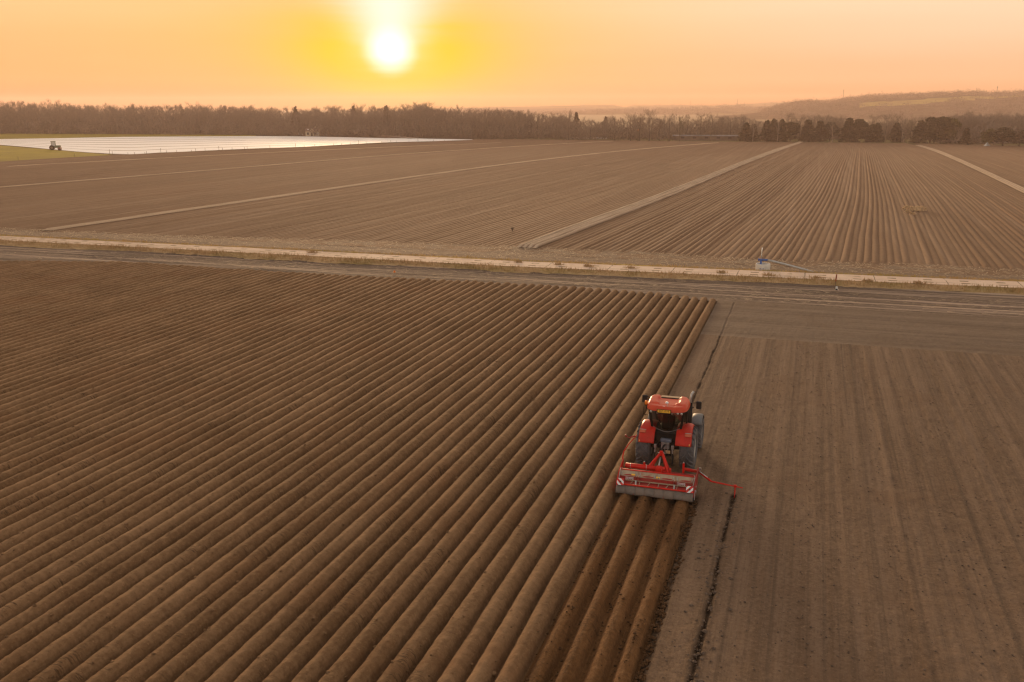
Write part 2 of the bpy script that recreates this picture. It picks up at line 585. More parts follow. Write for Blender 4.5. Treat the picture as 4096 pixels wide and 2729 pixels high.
M_verge = grass_mat('dry_grass', (0.370, 0.235, 0.110), (0.490, 0.325, 0.165), (0.310, 0.215, 0.080))
M_verge2 = grass_mat('yellow_grass', (0.420, 0.270, 0.090), (0.540, 0.350, 0.130), (0.360, 0.265, 0.055))
tag(ribbon('grass_verge', xr, VB, lambda x: smoothf(ROADN)(x) + 0.12, 9,
           lambda x, y, v: 0.06 + 0.22 * v ** 0.6 + fbm(x * 1.2, y * 1.5, 3, 91) * 0.12 * (1 - v), M_verge),
    'dry grass bank on the near side of the concrete track', 'verge', kind='structure')
FV = lambda x: smoothf(ROADF)(x) + 1.25 + 0.9 * fbm(x / 7.0, x * 0 + 1.1, 2, 72)
tag(ribbon('far_grass_verge', xr, lambda x: smoothf(ROADF)(x) - 0.12, FV, 7,
           lambda x, y, v: 0.28 - 0.16 * v + fbm(x * 1.2, y * 1.5, 3, 93) * 0.10 * np.clip(v * 3, 0, 1), M_verge2),
    'yellowed grass edge on the far side of the concrete track', 'verge', kind='structure')
tag(ribbon('stubble_strip', np.arange(-190, 110, 0.5), lambda x: FV(x) - 0.3, lambda x: np.full_like(x, 103.0), 20,
           lambda x, y, v: 0.045 + fbm(x * 0.5, y * 1.2, 3, 95) * 0.06, M_stub),
    'straw littered soil strip between the track and the far field', 'stubble', kind='structure')

# concrete track: slabs with joints and paired oblong holes
m, g, b = base_mat('track_concrete')
b.inputs['Roughness'].default_value = 0.9
b.inputs['Specular IOR Level'].default_value = 0.2
uvn = g.node('ShaderNodeUVMap').outputs[0]
sp_ = g.node('ShaderNodeSeparateXYZ')
g.nt.links.new(uvn, sp_.inputs[0])
u, v = sp_.outputs[0], sp_.outputs[1]
jit = g.m('MULTIPLY', g.m('SUBTRACT', g.noise(uvn, 1.3, 3), 0.5), 0.22)
uj = g.m('ADD', u, jit)
vj = g.m('ADD', v, g.m('MULTIPLY', jit, 0.7))
pm = g.m('PINGPONG', uj, 3.0)
joint = g.m('LESS_THAN', pm, 0.045)
longj = g.m('LESS_THAN', g.m('ABSOLUTE', g.m('SUBTRACT', vj, 1.12)), 0.05)
hm = g.m('ABSOLUTE', g.m('SUBTRACT', g.m('PINGPONG', g.m('ADD', u, 1.5), 1.5), 0.0))
hx = g.m('LESS_THAN', hm, 0.36)
hy = g.m('MAXIMUM', g.m('LESS_THAN', g.m('ABSOLUTE', g.m('SUBTRACT', v, 1.02)), 0.22),
         g.m('LESS_THAN', g.m('ABSOLUTE', g.m('SUBTRACT', v, 2.25)), 0.22))
n = g.noise(uvn, 0.35, 5, 0.65)
c = g.mix(g.smooth(n, 0.3, 0.7), (0.58, 0.415, 0.30), (0.70, 0.52, 0.39))
n = g.noise(uvn, 4.0, 5, 0.7)
c = g.mix(g.m('MULTIPLY', g.smooth(n, 0.5, 0.8), 0.6), c, (0.25, 0.18, 0.12))
msk = g.m('MAXIMUM', joint, longj)
brk = g.smooth(g.noise(uvn, 0.6, 3, 0.6), 0.36, 0.5)
c = g.mix(g.m('MULTIPLY', g.m('MULTIPLY', msk, brk), 0.8), c, (0.12, 0.085, 0.045))
hsel = g.smooth(g.noise(g.mapping(uvn, loc=(7, 5, 0)), 0.5, 2, 0.5), 0.33, 0.45)
c = g.mix(g.m('MULTIPLY', g.m('MULTIPLY', g.m('MULTIPLY', hx, hy), hsel), 0.85), c, (0.15, 0.10, 0.04))
# mud dragged over the left end
lm = g.m('MULTIPLY', g.smooth(g.m('MULTIPLY', u, -1.0), 20, 75), g.smooth(g.noise(g.mapping(uvn, scale=(0.12, 1.6, 1)), 1.5, 4, 0.6), 0.42, 0.62))
c = g.mix(g.m('MULTIPLY', lm, 0.6), c, (0.24, 0.16, 0.10))
g.put(b.inputs['Base Color'], c)
M_conc = m
tag(ribbon('concrete_track', np.arange(-190, 110, 0.6), smoothf(ROADN), smoothf(ROADF), 5,
           lambda x, y, v: 0.30 + 0 * x, M_conc, uv=True),
    'pale concrete slab farm track crossing the fields', 'track', kind='structure')

# ------------------------------------------------------------------ survey: bearings measured in the photograph -> places on the land
_ct, _st = math.cos(TILT), math.sin(TILT)
_R = np.array([math.cos(YAW), math.sin(YAW), 0])
_FH = np.array([-math.sin(YAW), math.cos(YAW), 0])
_UPV = np.array([0, 0, 1.0])
_FW = _ct * _FH - _st * _UPV
_UP = _st * _FH + _ct * _UPV


def ray(x, y):
    return (x - 2048) / 3800 * _R - (y - 1364.5) / 3800 * _UP + _FW


def gp(x, y, z=0.0):
    dd = ray(x, y)
    return np.array([0, 0, CAM_H]) + dd * ((z - CAM_H) / dd[2])


def dp(x, y, D):
    dd = ray(x, y)
    return np.array([0, 0, CAM_H]) + dd * (D / (dd @ _FH))


# ------------------------------------------------------------------ far field
C0 = [(97, -240), (200, -231), (224, -226.8), (264, -221.6), (281, -208.7), (322, -193), (383, -174), (428, -160.6), (455, -150)]
C3 = [(97, -158), (148.6, -150.9), (206, -141.5), (288, -131.5), (364, -113), (401, -101.2), (432, -88.8), (455, -80)]
C2 = [(97, -92.3), (146, -88.6), (211, -84.2), (257, -79.2), (315, -70.4), (368, -58.8), (408, -47), (455, -32)]
C1L = [(97, -31.4), (166, -26.1), (278, -19.7), (367, -13.8), (455, -6.2)]
C1R = [(97, -29.0), (162, -23.6), (272, -17.5), (360, -11.5), (455, -4.2)]
CRL = [(97, 33.5), (192, 36.7), (249, 38.3), (308, 39.6), (376, 40.4), (430, 39.0), (455, 37.5)]
CRR = [(97, 35.5), (192, 38.7), (249, 40.3), (308, 41.8), (376, 43.0), (430, 41.4), (455, 40.2)]
CE = [(97, 118), (455, 108)]
FSTART = [(-240, 99), (-98, 97), (-73, 97.6), (-51, 100.1), (-31, 101), (-16, 100.7), (-4, 99), (10, 101), (20, 100.3), (118, 102)]


def curve(pts, ys):
    # smooth polyline: average of shifted samples
    p = np.array(pts, float)
    acc = 0
    for dlt in (-24, -12, 0, 12, 24):
        acc = acc + np.interp(ys + dlt, p[:, 0], p[:, 1])
    lin = np.interp(ys, p[:, 0], p[:, 1])
    wgt = np.clip((ys - 97) / 30, 0, 1) * np.clip((455 - ys) / 30, 0, 1)
    return acc / 5 * wgt + lin * (1 - wgt)


ysF = [96.5]
while ysF[-1] < 447:
    ysF.append(ysF[-1] + 0.25 + 0.009 * (ysF[-1] - 96))
ysF = np.array(ysF)
U8 = np.array([-1.0, -0.88, -0.6, -0.25, 0.1, 0.45, 0.75, 0.92])


def rows_between(name, ca, cb, n, H, mat, seed, z0=0.05, ragged=True, amp=0.16, ys=ysF, hvar=0.3, ystart=None):
    A = curve(ca, ys)
    B = curve(cb, ys)
    ny = len(ys)
    Fp = np.zeros((n + 1, ny))
    for k in range(n + 1):
        Fp[k] = A + (B - A) * k / n
        if 0 < k < n:
            Fp[k] += amp * vn(ys / 60.0, np.full(ny, (k // 4) * 0.45), seed) + 0.03 * vn(ys / 11.0, np.full(ny, k * 1.7), seed + 3)
            Fp[k] += 0.16 * (_hash(np.array([k // 4]), np.array([3]), seed)[0] - .5)
    nu = len(U8)
    X = np.zeros((ny, n * nu + 1))
    Z = np.zeros((ny, n * nu + 1))
    CR = np.zeros((ny, n * nu + 1))
    for r in range(n):
        L_, R_ = Fp[r], Fp[r + 1]
        hh = H * (1 + hvar * (_hash(np.array([r]), np.array([4]), seed)[0] - .5) * 2 + 0.25 * fbm(ys / 8.0, np.full(ny, r * 2.3), 2, seed + 7))
        if ragged:
            ye = interp(FSTART, np.array([L_[0]]))[0] + (_hash(np.array([r]), np.array([9]), seed)[0] - 0.5) * 1.6
            hh = hh * np.clip((ys - ye) / 1.4, 0, 1)
        for q, uu in enumerate(U8):
            X[:, r * nu + q] = L_ + (R_ - L_) * (uu + 1) / 2
            Z[:, r * nu + q] = hh * (1 - abs(uu) ** 2.2)
            CR[:, r * nu + q] = 1 - abs(uu) ** 2.2
    X[:, -1] = Fp[n]
    if not ragged:
        Z *= np.clip((ys - ys[0]) / 0.8, 0.02, 1)[:, None]
    Y = np.repeat(ys[:, None], X.shape[1], 1)
    Z = Z + z0 + 0.035 * fbm(X * 0.31 + Y * 0.11, Y * 0.17 - X * 0.07, 2, seed + 11) * H / 0.2
    return mesh_np(name, np.stack([X, Y, Z], 2).reshape(-1, 3), grid_faces(X.shape[1], ny), mat, True, attrs={'damp': np.clip(1.15 - CR * 1.5, 0, 1)})  # darker in the furrows: bare soil plus row shade put into the colour


tag(rows_between('far_field', C1R, CRL, 84, 0.11, M_far, 101, amp=0.22, hvar=0.6), 'brown field of rows running away beyond the concrete track', 'field', kind='structure')
tag(rows_between('far_field', C2, C1L, 82, 0.07, M_far, 111, amp=0.3), 'smooth brown field between the two widest pale strips', 'field', kind='structure')
tag(rows_between('far_field', C3, C2, 86, 0.06, M_far, 121, amp=0.3), 'smooth brown field at left beyond the concrete track', 'field', kind='structure')
tag(rows_between('far_field', C0, C3, 90, 0.10, M_far, 131, amp=0.3), 'dark brown field along the white covered field', 'field', kind='structure')
tag(rows_between('far_field', CRR, CE, 90, 0.12, M_far, 141, amp=0.4), 'brown field right of the curving pale strip', 'field', kind='structure')

M_pale = soil('pale_stubble', (0.400, 0.285, 0.190), (0.540, 0.400, 0.280), (0.43, 0.31, 0.20), 0.4, 4.0, (1, 0.3), 0.5, 0.04, damp=(0.17, 0.11, 0.068))  # damp here is the furrow tone, soil with painted shade
M_pale2 = soil('pale_soil', (0.400, 0.275, 0.172), (0.510, 0.360, 0.236), (0.42, 0.29, 0.185), 0.3, 3.0, (1, 0.3), 0.4, 0.04)


def cut(ca, dx):
    return [(y, x + dx) for y, x in ca]


ysS = ysF[(ysF > 100.6)]
tag(rows_between('pale_strip', cut(C1L, 0), cut(C1R, 0), 4, 0.32, M_pale, 151, 0.12, False, 0, ysS, 0.15),
    'widest pale strip of four low ridges dividing the far field', 'field strip', kind='structure')
ysS = ysF[(ysF > 97.2) & (ysF < 430)]
tag(rows_between('pale_strip', cut(C2, -0.9), cut(C2, 0.8), 2, 0.16, M_pale2, 161, 0.14, False, 0, ysS, 0.1),
    'long pale strip sweeping from the left edge across the far field', 'field strip', kind='structure')
ysS = ysF[(ysF > 110) & (ysF < 436)]
tag(rows_between('pale_strip', cut(C3, -0.7), cut(C3, 0.5), 2, 0.14, M_pale2, 171, 0.13, False, 0, ysS, 0.1),
    'thin pale strip across the left of the far field', 'field strip', kind='structure')
ysS = ysF[(ysF > 110) & (ysF < 428)]
tag(rows_between('pale_strip', CRL, CRR, 3, 0.16, M_pale, 181, 0.12, False, 0, ysS, 0.1),
    'pale strip curving down at the right edge of the far field', 'field strip', kind='structure')
C4 = [(p_[1], p_[0]) for p_ in (gp(0, 669), gp(500, 642), gp(1024, 615), gp(1500, 592), gp(2048, 572))]
ysS = np.array([q for q in ysF if C4[0][0] < q < C4[-1][0]])
tag(rows_between('pale_strip', cut(C4, -0.6), cut(C4, 0.6), 2, 0.12, M_pale2, 191, 0.12, False, 0, ysS, 0.1),
    'faint pale strip nearest to the white covered field', 'field strip', kind='structure')

# strip of rough grass closing the far field
M_meadow = grass_mat('meadow_grass', (0.120, 0.105, 0.030), (0.170, 0.140, 0.045), (0.150, 0.105, 0.045), 0.25)
M_green = grass_mat('young_green_crop', (0.245, 0.195, 0.014), (0.310, 0.235, 0.020), (0.220, 0.165, 0.018), 0.12)
xm = np.arange(-150, 170, 3.0)
tag(ribbon('field_margin', xm, lambda x: np.where(x > 40, 447 - (x - 40) * 0.62, 447.0) - 1.5 + fbm(x / 14, x * 0, 2, 5) * 3, lambda x: 0 * x + 520, 5,
           lambda x, y, v: 0.10 + 0.30 * v + 0 * x, M_meadow), 'olive grass margin in front of the trees', 'grass', kind='structure')

# white covered field on the left with the green wedge before it
NEAR = [(-420, 565), (-150, 572), (0, 580), (120, 590), (226, 600), (330, 609), (450, 617), (520, 619), (640, 612), (1024, 595), (1224, 588), (1524, 571), (1750, 565), (1894, 560)]
FAR = [(-420, 566), (-150, 560), (0, 557), (200, 554), (500, 548), (1024, 545), (1263, 547), (1524, 553), (1750, 556.5), (1894, 559.4)]
pxs = np.linspace(-300, 1890, 160)
ny_ = 29
NP = np.array([gp(a, interp(NEAR, a), 0.2) for a in pxs])
FP = np.array([gp(a, interp(FAR, a), 0.2) for a in pxs])
V = []
uvv = []
for j in range(ny_):
    t_ = j / (ny_ - 1)
    P = NP * (1 - t_) + FP * t_
    P[:, 2] = 0.22 + 0.10 * (j % 2)
    V.append(P)
    uvv.append(np.stack([pxs / 100.0, np.full(len(pxs), t_)], 1))
m, g, b = base_mat('white_crop_cover')
uvn = g.node('ShaderNodeUVMap').outputs[0]
sp_ = g.node('ShaderNodeSeparateXYZ')
g.nt.links.new(uvn, sp_.inputs[0])
vv_ = g.m('ADD', sp_.outputs[1], g.m('MULTIPLY', g.m('SUBTRACT', g.noise(uvn, 0.5, 2), 0.5), 0.04))
s1_ = g.smooth(g.m('PINGPONG', vv_, 0.072), 0.0, 0.016)
s2_ = g.smooth(g.m('PINGPONG', g.m('ADD', vv_, 0.03), 0.021), 0.0, 0.004)
c = g.mix(s1_, (0.22, 0.15, 0.10), (0.90, 0.87, 0.84))
c = g.mix(s2_, g.mix(0.10, c, (0.42, 0.30, 0.22)), c)
g.put(b.inputs['Base Color'], c)
b.inputs['Roughness'].default_value = 0.65
b.inputs['Metallic'].default_value = 0.25
b.inputs['Specular IOR Level'].default_value = 0.6
M_foil = m
tag(mesh_np('covered_field', np.concatenate(V), grid_faces(len(pxs), ny_), M_foil, True, uv=np.concatenate(uvv)),
    'field covered with white plastic sheeting in front of the left wood', 'covered field', kind='structure')


def flat_poly(name, pts, z, mat, label, cat):
    P = np.array([gp(a, b_, z) for a, b_ in pts])
    return tag(mesh_np(name, P, [list(range(len(P)))], mat, False), label, cat, kind='structure')


flat_poly('crop_wedge', [(-420, 574), (0, 582), (120, 592), (226, 601), (330, 610), (455, 619.5), (430, 622), (250, 631), (0, 647), (-420, 680)], 0.17, M_green,
          'bright yellow green wedge of young crop at the left edge', 'crop')
flat_poly('meadow', [(-420, 566), (0, 556.6), (200, 553.6), (500, 547.6), (1024, 544.6), (1024, 539), (500, 537), (0, 534), (-420, 536)], 0.12, M_green,
          'olive green meadow between white field and left wood', 'meadow')
P = np.array([gp(a, b_, z) for a, b_, z in [(1490, 542, .3), (1530, 541.5, 1.2), (1570, 545, .9), (1640, 549, .7), (1705, 554.6, .3), (1640, 556, .2), (1560, 552, .2)]])
tag(mesh_np('sheet_pile', np.vstack([P, P[:, :] * [1, 1, 0] + [0, 0, .1]]), [list(range(7))] + [[i, i + 7, (i + 1) % 7 + 7, (i + 1) % 7] for i in range(7)], M_foil, False),
    'crumpled pile of white sheeting at the far edge of the white field', 'sheeting')

# ------------------------------------------------------------------ hills
def hill(name, D, depth, sky, label, seed, rough, bands, base=-0.3, n=220, mseed=0):
    """sky: skyline points (photo bearings) of a range D metres away"""
    xs_ = np.linspace(sky[0][0], sky[-1][0], n)
    top = np.array([dp(a, interp(sky, a), D + depth * 0.75)[2] for a in xs_])
    nd = 40
    Vh = []
    at = []
    for j in range(nd):
        t_ = j / (nd - 1) * 1.3
        Dj = D + depth * t_
        prof = np.sin(min(t_ / 0.75, 1.0) * math.pi / 2) ** 1.15 if t_ < 0.75 else math.cos((t_ - 0.75) * 1.6)
        P = np.array([dp(a, 428, Dj) for a in xs_])
        P[:, 2] = base + (top - base) * prof + rough * fbm(xs_ / 160.0, np.full(n, t_ * 4), 3, seed) * min(1, t_ * 4) * (1 if t_ < .6 else .15)
        Vh.append(P)
        at.append(np.array([bands(a, t_) for a in xs_]))
    m, g, b = base_mat(name + '_land')
    b.inputs['Roughness'].default_value = 1.0
    b.inputs['Specular IOR Level'].default_value = 0.0
    t = g.node('ShaderNodeTexCoord').outputs['Object']
    a1 = g.node('ShaderNodeAttribute')
    a1.attribute_name = 'field'
    n1 = g.noise(t, 0.012, 5, 0.65)
    n2 = g.noise(t, 0.06, 4, 0.7)
    wood = g.mix(g.smooth(n2, 0.35, 0.65), (0.040, 0.034, 0.026), (0.105, 0.085, 0.058))
    fld = g.mix(g.smooth(n1, 0.4, 0.6), (0.34, 0.27, 0.085), (0.25, 0.195, 0.075))
    f = g.smooth(g.m('ADD', a1.outputs['Fac'], g.m('MULTIPLY', g.m('SUBTRACT', n1, 0.5), 0.5)), 0.4, 0.6)
    g.put(b.inputs['Base Color'], g.mix(f, wood, fld))
    o = mesh_np(name, np.concatenate(Vh), grid_faces(n, nd), m, True, attrs={'field': np.concatenate(at)})
    return tag(o, label, 'hill', kind='structure')


def band_near(a, t):
    # yellowish grass band climbing to the right, woods above and below
    lo = 0.30 + (a - 3450) / 4000
    if 3440 < a < 3900:
        return 1.0 if lo < t < lo + 0.17 else 0.0
    if a >= 3900:
        return 1.0 if lo + 0.10 < t < lo + 0.2 else (0.35 if t < 0.15 else 0.0)
    return 0.25 if t < 0.3 else 0.0


HN = [(2800, 474), (2950, 462), (3080, 445), (3160, 424), (3220, 420), (3290, 416), (3380, 405), (3440, 399), (3530, 391), (3590, 393), (3655, 389),
      (3750, 383), (3880, 381), (3985, 384), (4096, 378), (4300, 372), (4600, 380)]
HF = [(1500, 446), (1790, 437), (1920, 431), (2048, 428), (2250, 424), (2400, 421), (2460, 421.5), (2492, 430), (2530, 423), (2700, 421), (2850, 424),
      (2940, 419), (3070, 412), (3200, 411), (3400, 415), (3800, 420)]
HM = [(1900, 470), (2200, 458), (2420, 448), (2560, 442), (2700, 440), (2850, 432), (3000, 434), (3150, 438), (3400, 440)]
hill('near_hill', 1250, 420, HN, 'nearest hill with grass bands and woods at the right', 201, 3.0, band_near)
hill('middle_hill', 2000, 500, HM, 'low hazy hill with scattered woods behind the far trees', 211, 5.0, lambda a, t: 0.45)
hill('far_hill', 3000, 700, HF, 'farthest pale hazy ridge along the skyline', 221, 4.0, lambda a, t: 0.5 if t > .3 else 0.2)

# ------------------------------------------------------------------ trees
def bark_mat(name, c1, c2):
    m, g, b = base_mat(name)
    b.inputs['Roughness'].default_value = 0.95
    b.inputs['Specular IOR Level'].default_value = 0.1
    t = g.node('ShaderNodeTexCoord').outputs['Object']
    n = g.noise(g.mapping(t, scale=(1, 1, 0.5)), 1.6, 4, 0.7)
    g.put(b.inputs['Base Color'], g.mix(g.smooth(n, 0.35, 0.65), c1, c2))
    return m


M_bark = bark_mat('grey_bark', (0.060, 0.045, 0.032), (0.11, 0.085, 0.062))
M_birch = bark_mat('pale_bark', (0.17, 0.13, 0.10), (0.34, 0.27, 0.21))
M_twig = bark_mat('bare_twigs', (0.150, 0.113, 0.083), (0.225, 0.170, 0.125))
M_twig2 = bark_mat('pale_twigs', (0.165, 0.125, 0.095), (0.25, 0.195, 0.15))
M_twig3 = bark_mat('olive_twigs', (0.080, 0.066, 0.034), (0.125, 0.102, 0.052))
M_needle = bark_mat('dark_needles', (0.020, 0.022, 0.012), (0.052, 0.050, 0.022))
M_needle2 = bark_mat('yellow_needles', (0.045, 0.045, 0.014), (0.115, 0.100, 0.026))
M_rust = bark_mat('rust_and_hazed_needles', (0.065, 0.046, 0.028), (0.120, 0.085, 0.050))


def tube(path, rad, k=5):
    """tapered tube along path -> V, F(quads)"""
    path = np.array(path, float)
    n = len(path)
    T = np.gradient(path, axis=0)
    T /= np.linalg.norm(T, axis=1)[:, None] + 1e-9
    V = []
    for i in range(n):
        t_ = T[i]
        a = np.array([1.0, 0, 0]) if abs(t_[0]) < 0.8 else np.array([0, 1.0, 0])
        u = np.cross(t_, a)
        u /= np.linalg.norm(u)
        w = np.cross(t_, u)
        for j in range(k):
            an = 2 * math.pi * j / k
            V.append(path[i] + rad[i] * (math.cos(an) * u + math.sin(an) * w))
    F = []
    for i in range(n - 1):
        for j in range(k):
            F.append((i * k + j, i * k + (j + 1) % k, (i + 1) * k + (j + 1) % k, (i + 1) * k + j))
    return np.array(V), np.array(F)


def join(parts):
    Vs, Fs, o = [], [], 0
    for V, F in parts:
        Vs.append(V)
        Fs.append(F + o)
        o += len(V)
    return np.concatenate(Vs), np.concatenate(Fs)


def slivers(P, Dv, L, W, rs):
    """thin quads at P pointing along Dv"""
    n = len(P)
    r = rs.normal(size=(n, 3))
    s = np.cross(Dv, r)
    s /= np.linalg.norm(s, axis=1)[:, None] + 1e-9
    L = np.asarray(L)[:, None]
    W = np.asarray(W)[:, None]
    a = P - s * W
    b_ = P + s * W
    c = P + Dv * L + s * W * 0.35
    e = P + Dv * L - s * W * 0.35
    V = np.stack([a, b_, c, e], 1).reshape(-1, 3)
    F = np.arange(4 * n).reshape(n, 4)
    return V, F


def bare_tree(rs, h, w, n_limb=13, twigs=330, low=0.28, tw=0.035, up=0.9):
    """trunk (V,F) and crown (V,F) of a leafless tree of height h and crown width w"""
    lean = rs.normal(0, 0.02, 2)
    zs = np.linspace(0, h * 0.92, 7)
    path = np.stack([lean[0] * zs + 0.012 * h * np.sin(zs * 0.7 + rs.rand() * 6), lean[1] * zs, zs], 1)
    r0 = 0.014 * h + 0.05
    tr = tube(path, r0 * (1 - zs / h) ** 0.8 + 0.02, 6)
    limbs = []
    tips = []
    for i in range(n_limb):
        f = low + (0.9 - low) * (i + rs.rand()) / n_limb
        z0 = h * f
        az = rs.rand() * 6.283
        env = w * 0.5 * math.sin(math.pi * min(1, (f - low * 0.5) / (1 - low * 0.5))) ** 0.7 + 0.15
        ln = env * (0.75 + 0.4 * rs.rand())
        rise = up * ln * (0.7 + 0.6 * rs.rand())
        base = np.array([np.interp(z0, path[:, 2], path[:, 0]), np.interp(z0, path[:, 2], path[:, 1]), z0])
        pts = []
        for q in np.linspace(0, 1, 5):
            pts.append(base + np.array([math.cos(az) * ln * q, math.sin(az) * ln * q, min(rise * q ** 1.3, h - z0 - .1)])
                       + rs.normal(0, 0.03 * ln, 3) * q)
        limbs.append(tube(pts, np.linspace(r0 * 0.38 * (1 - f) + 0.03, 0.015, 5), 4))
        tips += pts[1:]
    tips += [path[-1], path[-2], path[-3]]
    tips = np.array(tips)
    k = rs.randint(0, len(tips), twigs)
    P = tips[k] + rs.normal(0, 0.05 * w, (twigs, 3))
    out = P - np.array([0, 0, h * 0.45])
    out[:, :2] -= path[3, :2]
    out /= np.linalg.norm(out, axis=1)[:, None] + 1e-6
    Dv = out * 0.8 + rs.normal(0, 0.45, (twigs, 3)) + np.array([0, 0, 0.5])
    Dv /= np.linalg.norm(Dv, axis=1)[:, None]
    L = (0.08 + 0.10 * rs.rand(twigs)) * max(w, 3.0)
    return tr, join(limbs + [slivers(P, Dv, L, np.full(twigs, tw), rs)])


def conifer(rs, h, w, n=900, shape=1.0, size=0.36, low=0.04):
    zs = np.linspace(0, h * 0.97, 5)
    tr = tube(np.stack([0 * zs, 0 * zs, zs], 1), (0.014 * h + .05) * (1 - zs / h) + 0.02, 6)
    # whorls of drooping boughs
    nb = int(h * 4.2)
    P, Dv = [], []
    for i in range(nb):
        f = low + (0.985 - low) * (i / nb) ** 0.9
        env = 0.5 * w * (1 - f) ** shape * (0.72 + 0.5 * rs.rand()) * min(1, (f - low) / 0.06 + 0.55)
        az = i * 2.4 + rs.rand()
        m_ = max(4, int(n / nb))
        q = rs.rand(m_) ** 0.6
        pz = h * f - 0.16 * env * q + rs.normal(0, 0.12, m_)
        spread = az + rs.normal(0, 0.42, m_)
        P.append(np.stack([np.cos(spread) * env * q, np.sin(spread) * env * q, pz], 1))
        dd = np.stack([np.cos(spread), np.sin(spread), rs.normal(-0.15, 0.35, m_)], 1)
        Dv.append(dd / np.linalg.norm(dd, axis=1)[:, None])
    P = np.concatenate(P)
    Dv = np.concatenate(Dv)
    k = len(P)
    L = size * (0.7 + 0.8 * rs.rand(k))
    return tr, slivers(P, Dv, L, 0.42 * L, rs)


def pine(rs, h, w, n=900, size=0.42, low=0.18):
    """broad clumpy evergreen crown"""
    zs = np.linspace(0, h * 0.85, 5)
    tr = tube(np.stack([0.02 * zs, 0 * zs, zs], 1), (0.02 * h + .04) * (1 - zs / h) + 0.03, 6)
    ncl = 26
    P, Dv = [], []
    for i in range(ncl):
        f = low + (1 - low) * rs.rand() ** 0.85
        env = 0.5 * w * math.sin(math.pi * min(0.98, 0.25 + 0.75 * (f - low) / (1 - low))) ** 0.55
        az = rs.rand() * 6.283
        rr_ = env * rs.rand() ** 0.45
        c = np.array([math.cos(az) * rr_, math.sin(az) * rr_, h * (0.10 + 0.86 * f)])
        m_ = n // ncl
        o = rs.normal(size=(m_, 3))
        o /= np.linalg.norm(o, axis=1)[:, None]
        rad = 0.17 * w * (0.6 + 0.7 * rs.rand())
        P.append(c + o * rad * np.array([1, 1, 0.75]) * rs.rand(m_, 1) ** 0.4)
        Dv.append(o * 0.7 + rs.normal(0, 0.5, (m_, 3)))
    P = np.concatenate(P)
    P[:, 2] = np.clip(P[:, 2], 0.1, h)
    Dv = np.concatenate(Dv)
    Dv /= np.linalg.norm(Dv, axis=1)[:, None]
    L = size * (0.7 + 0.8 * rs.rand(len(P)))
    return tr, slivers(P, Dv, L, 0.42 * L, rs)


def me_only(name, VF, mat, smooth=False):
    o = mesh_np(name, VF[0], VF[1], mat, smooth)
    me = o.data
    bpy.data.objects.remove(o)
    return me


rs = np.random.RandomState(5)
PROTO = {}
for kind, n_ in (('bare', 5), ('pale', 3), ('olive', 2), ('birch', 3), ('conifer', 4), ('pine', 4), ('yellow', 2), ('rust', 1), ('spruce', 2)):
    for q in range(n_):
        if kind in ('bare', 'pale', 'olive'):
            VF = bare_tree(rs, 11.0, 6.5, 15, 520, 0.22, 0.045)
            mats = (M_bark, {'bare': M_twig, 'pale': M_twig2, 'olive': M_twig3}[kind])
        elif kind == 'birch':
            VF = bare_tree(rs, 11.0, 3.6, 12, 300, 0.38, 0.035, 1.3)
            mats = (M_birch, M_twig2)
        elif kind == 'conifer':
            VF = conifer(rs, 11.0, 6.4, 2300, 0.75, 0.55)
            mats = (M_bark, M_needle)
        elif kind == 'spruce':
            VF = conifer(rs, 11.0, 6.5, 2200, 1.05, 0.36)
            mats = (M_bark, M_rust)  # lighter rust tone puts the haze into the colour of far spruces
        else:
            VF = pine(rs, 11.0, 7.5, 2400, 0.6, 0.10)
            mats = (M_bark, {'pine': M_needle, 'yellow': M_needle2, 'rust': M_rust}[kind])
        PROTO[(kind, q)] = (me_only('trunk', VF[0], mats[0], True), me_only('crown', VF[1], mats[1]))


def tree(kind, x, base, top, wide, name, label, cat, group=None, D=None, q=None):
    """x, base, top: bearings in the photo; wide: crown width in metres"""
    P = gp(x, base, 0.1)
    if D:
        P = dp(x, base, D)
        P[2] = 0.1
    zc = (P - np.array([0, 0, CAM_H])) @ _FW
    h = max(2.0, (base - top) / 3800 * zc / (_ct)) if not D else dp(x, top, D)[2]
    n_ = len([1 for k_ in PROTO if k_[0] == kind])
    tm, cm = PROTO[(kind, (q if q is not None else random.randrange(n_)) % n_)]
    ref = {'bare': 6.5, 'pale': 6.5, 'olive': 6.5, 'birch': 3.6, 'conifer': 6.4, 'spruce': 6.5}.get(kind, 7.5)
    r = empty(name, P, random.random() * 6.28)
    sx = wide / ref
    r.scale = (sx, sx, h / 11.0)
    for nm, me in (('trunk', tm), ('crown', cm)):
        o = bpy.data.objects.new(nm, me)
        COL.objects.link(o)
        o.parent = r
    return tag(r, label, cat, group)


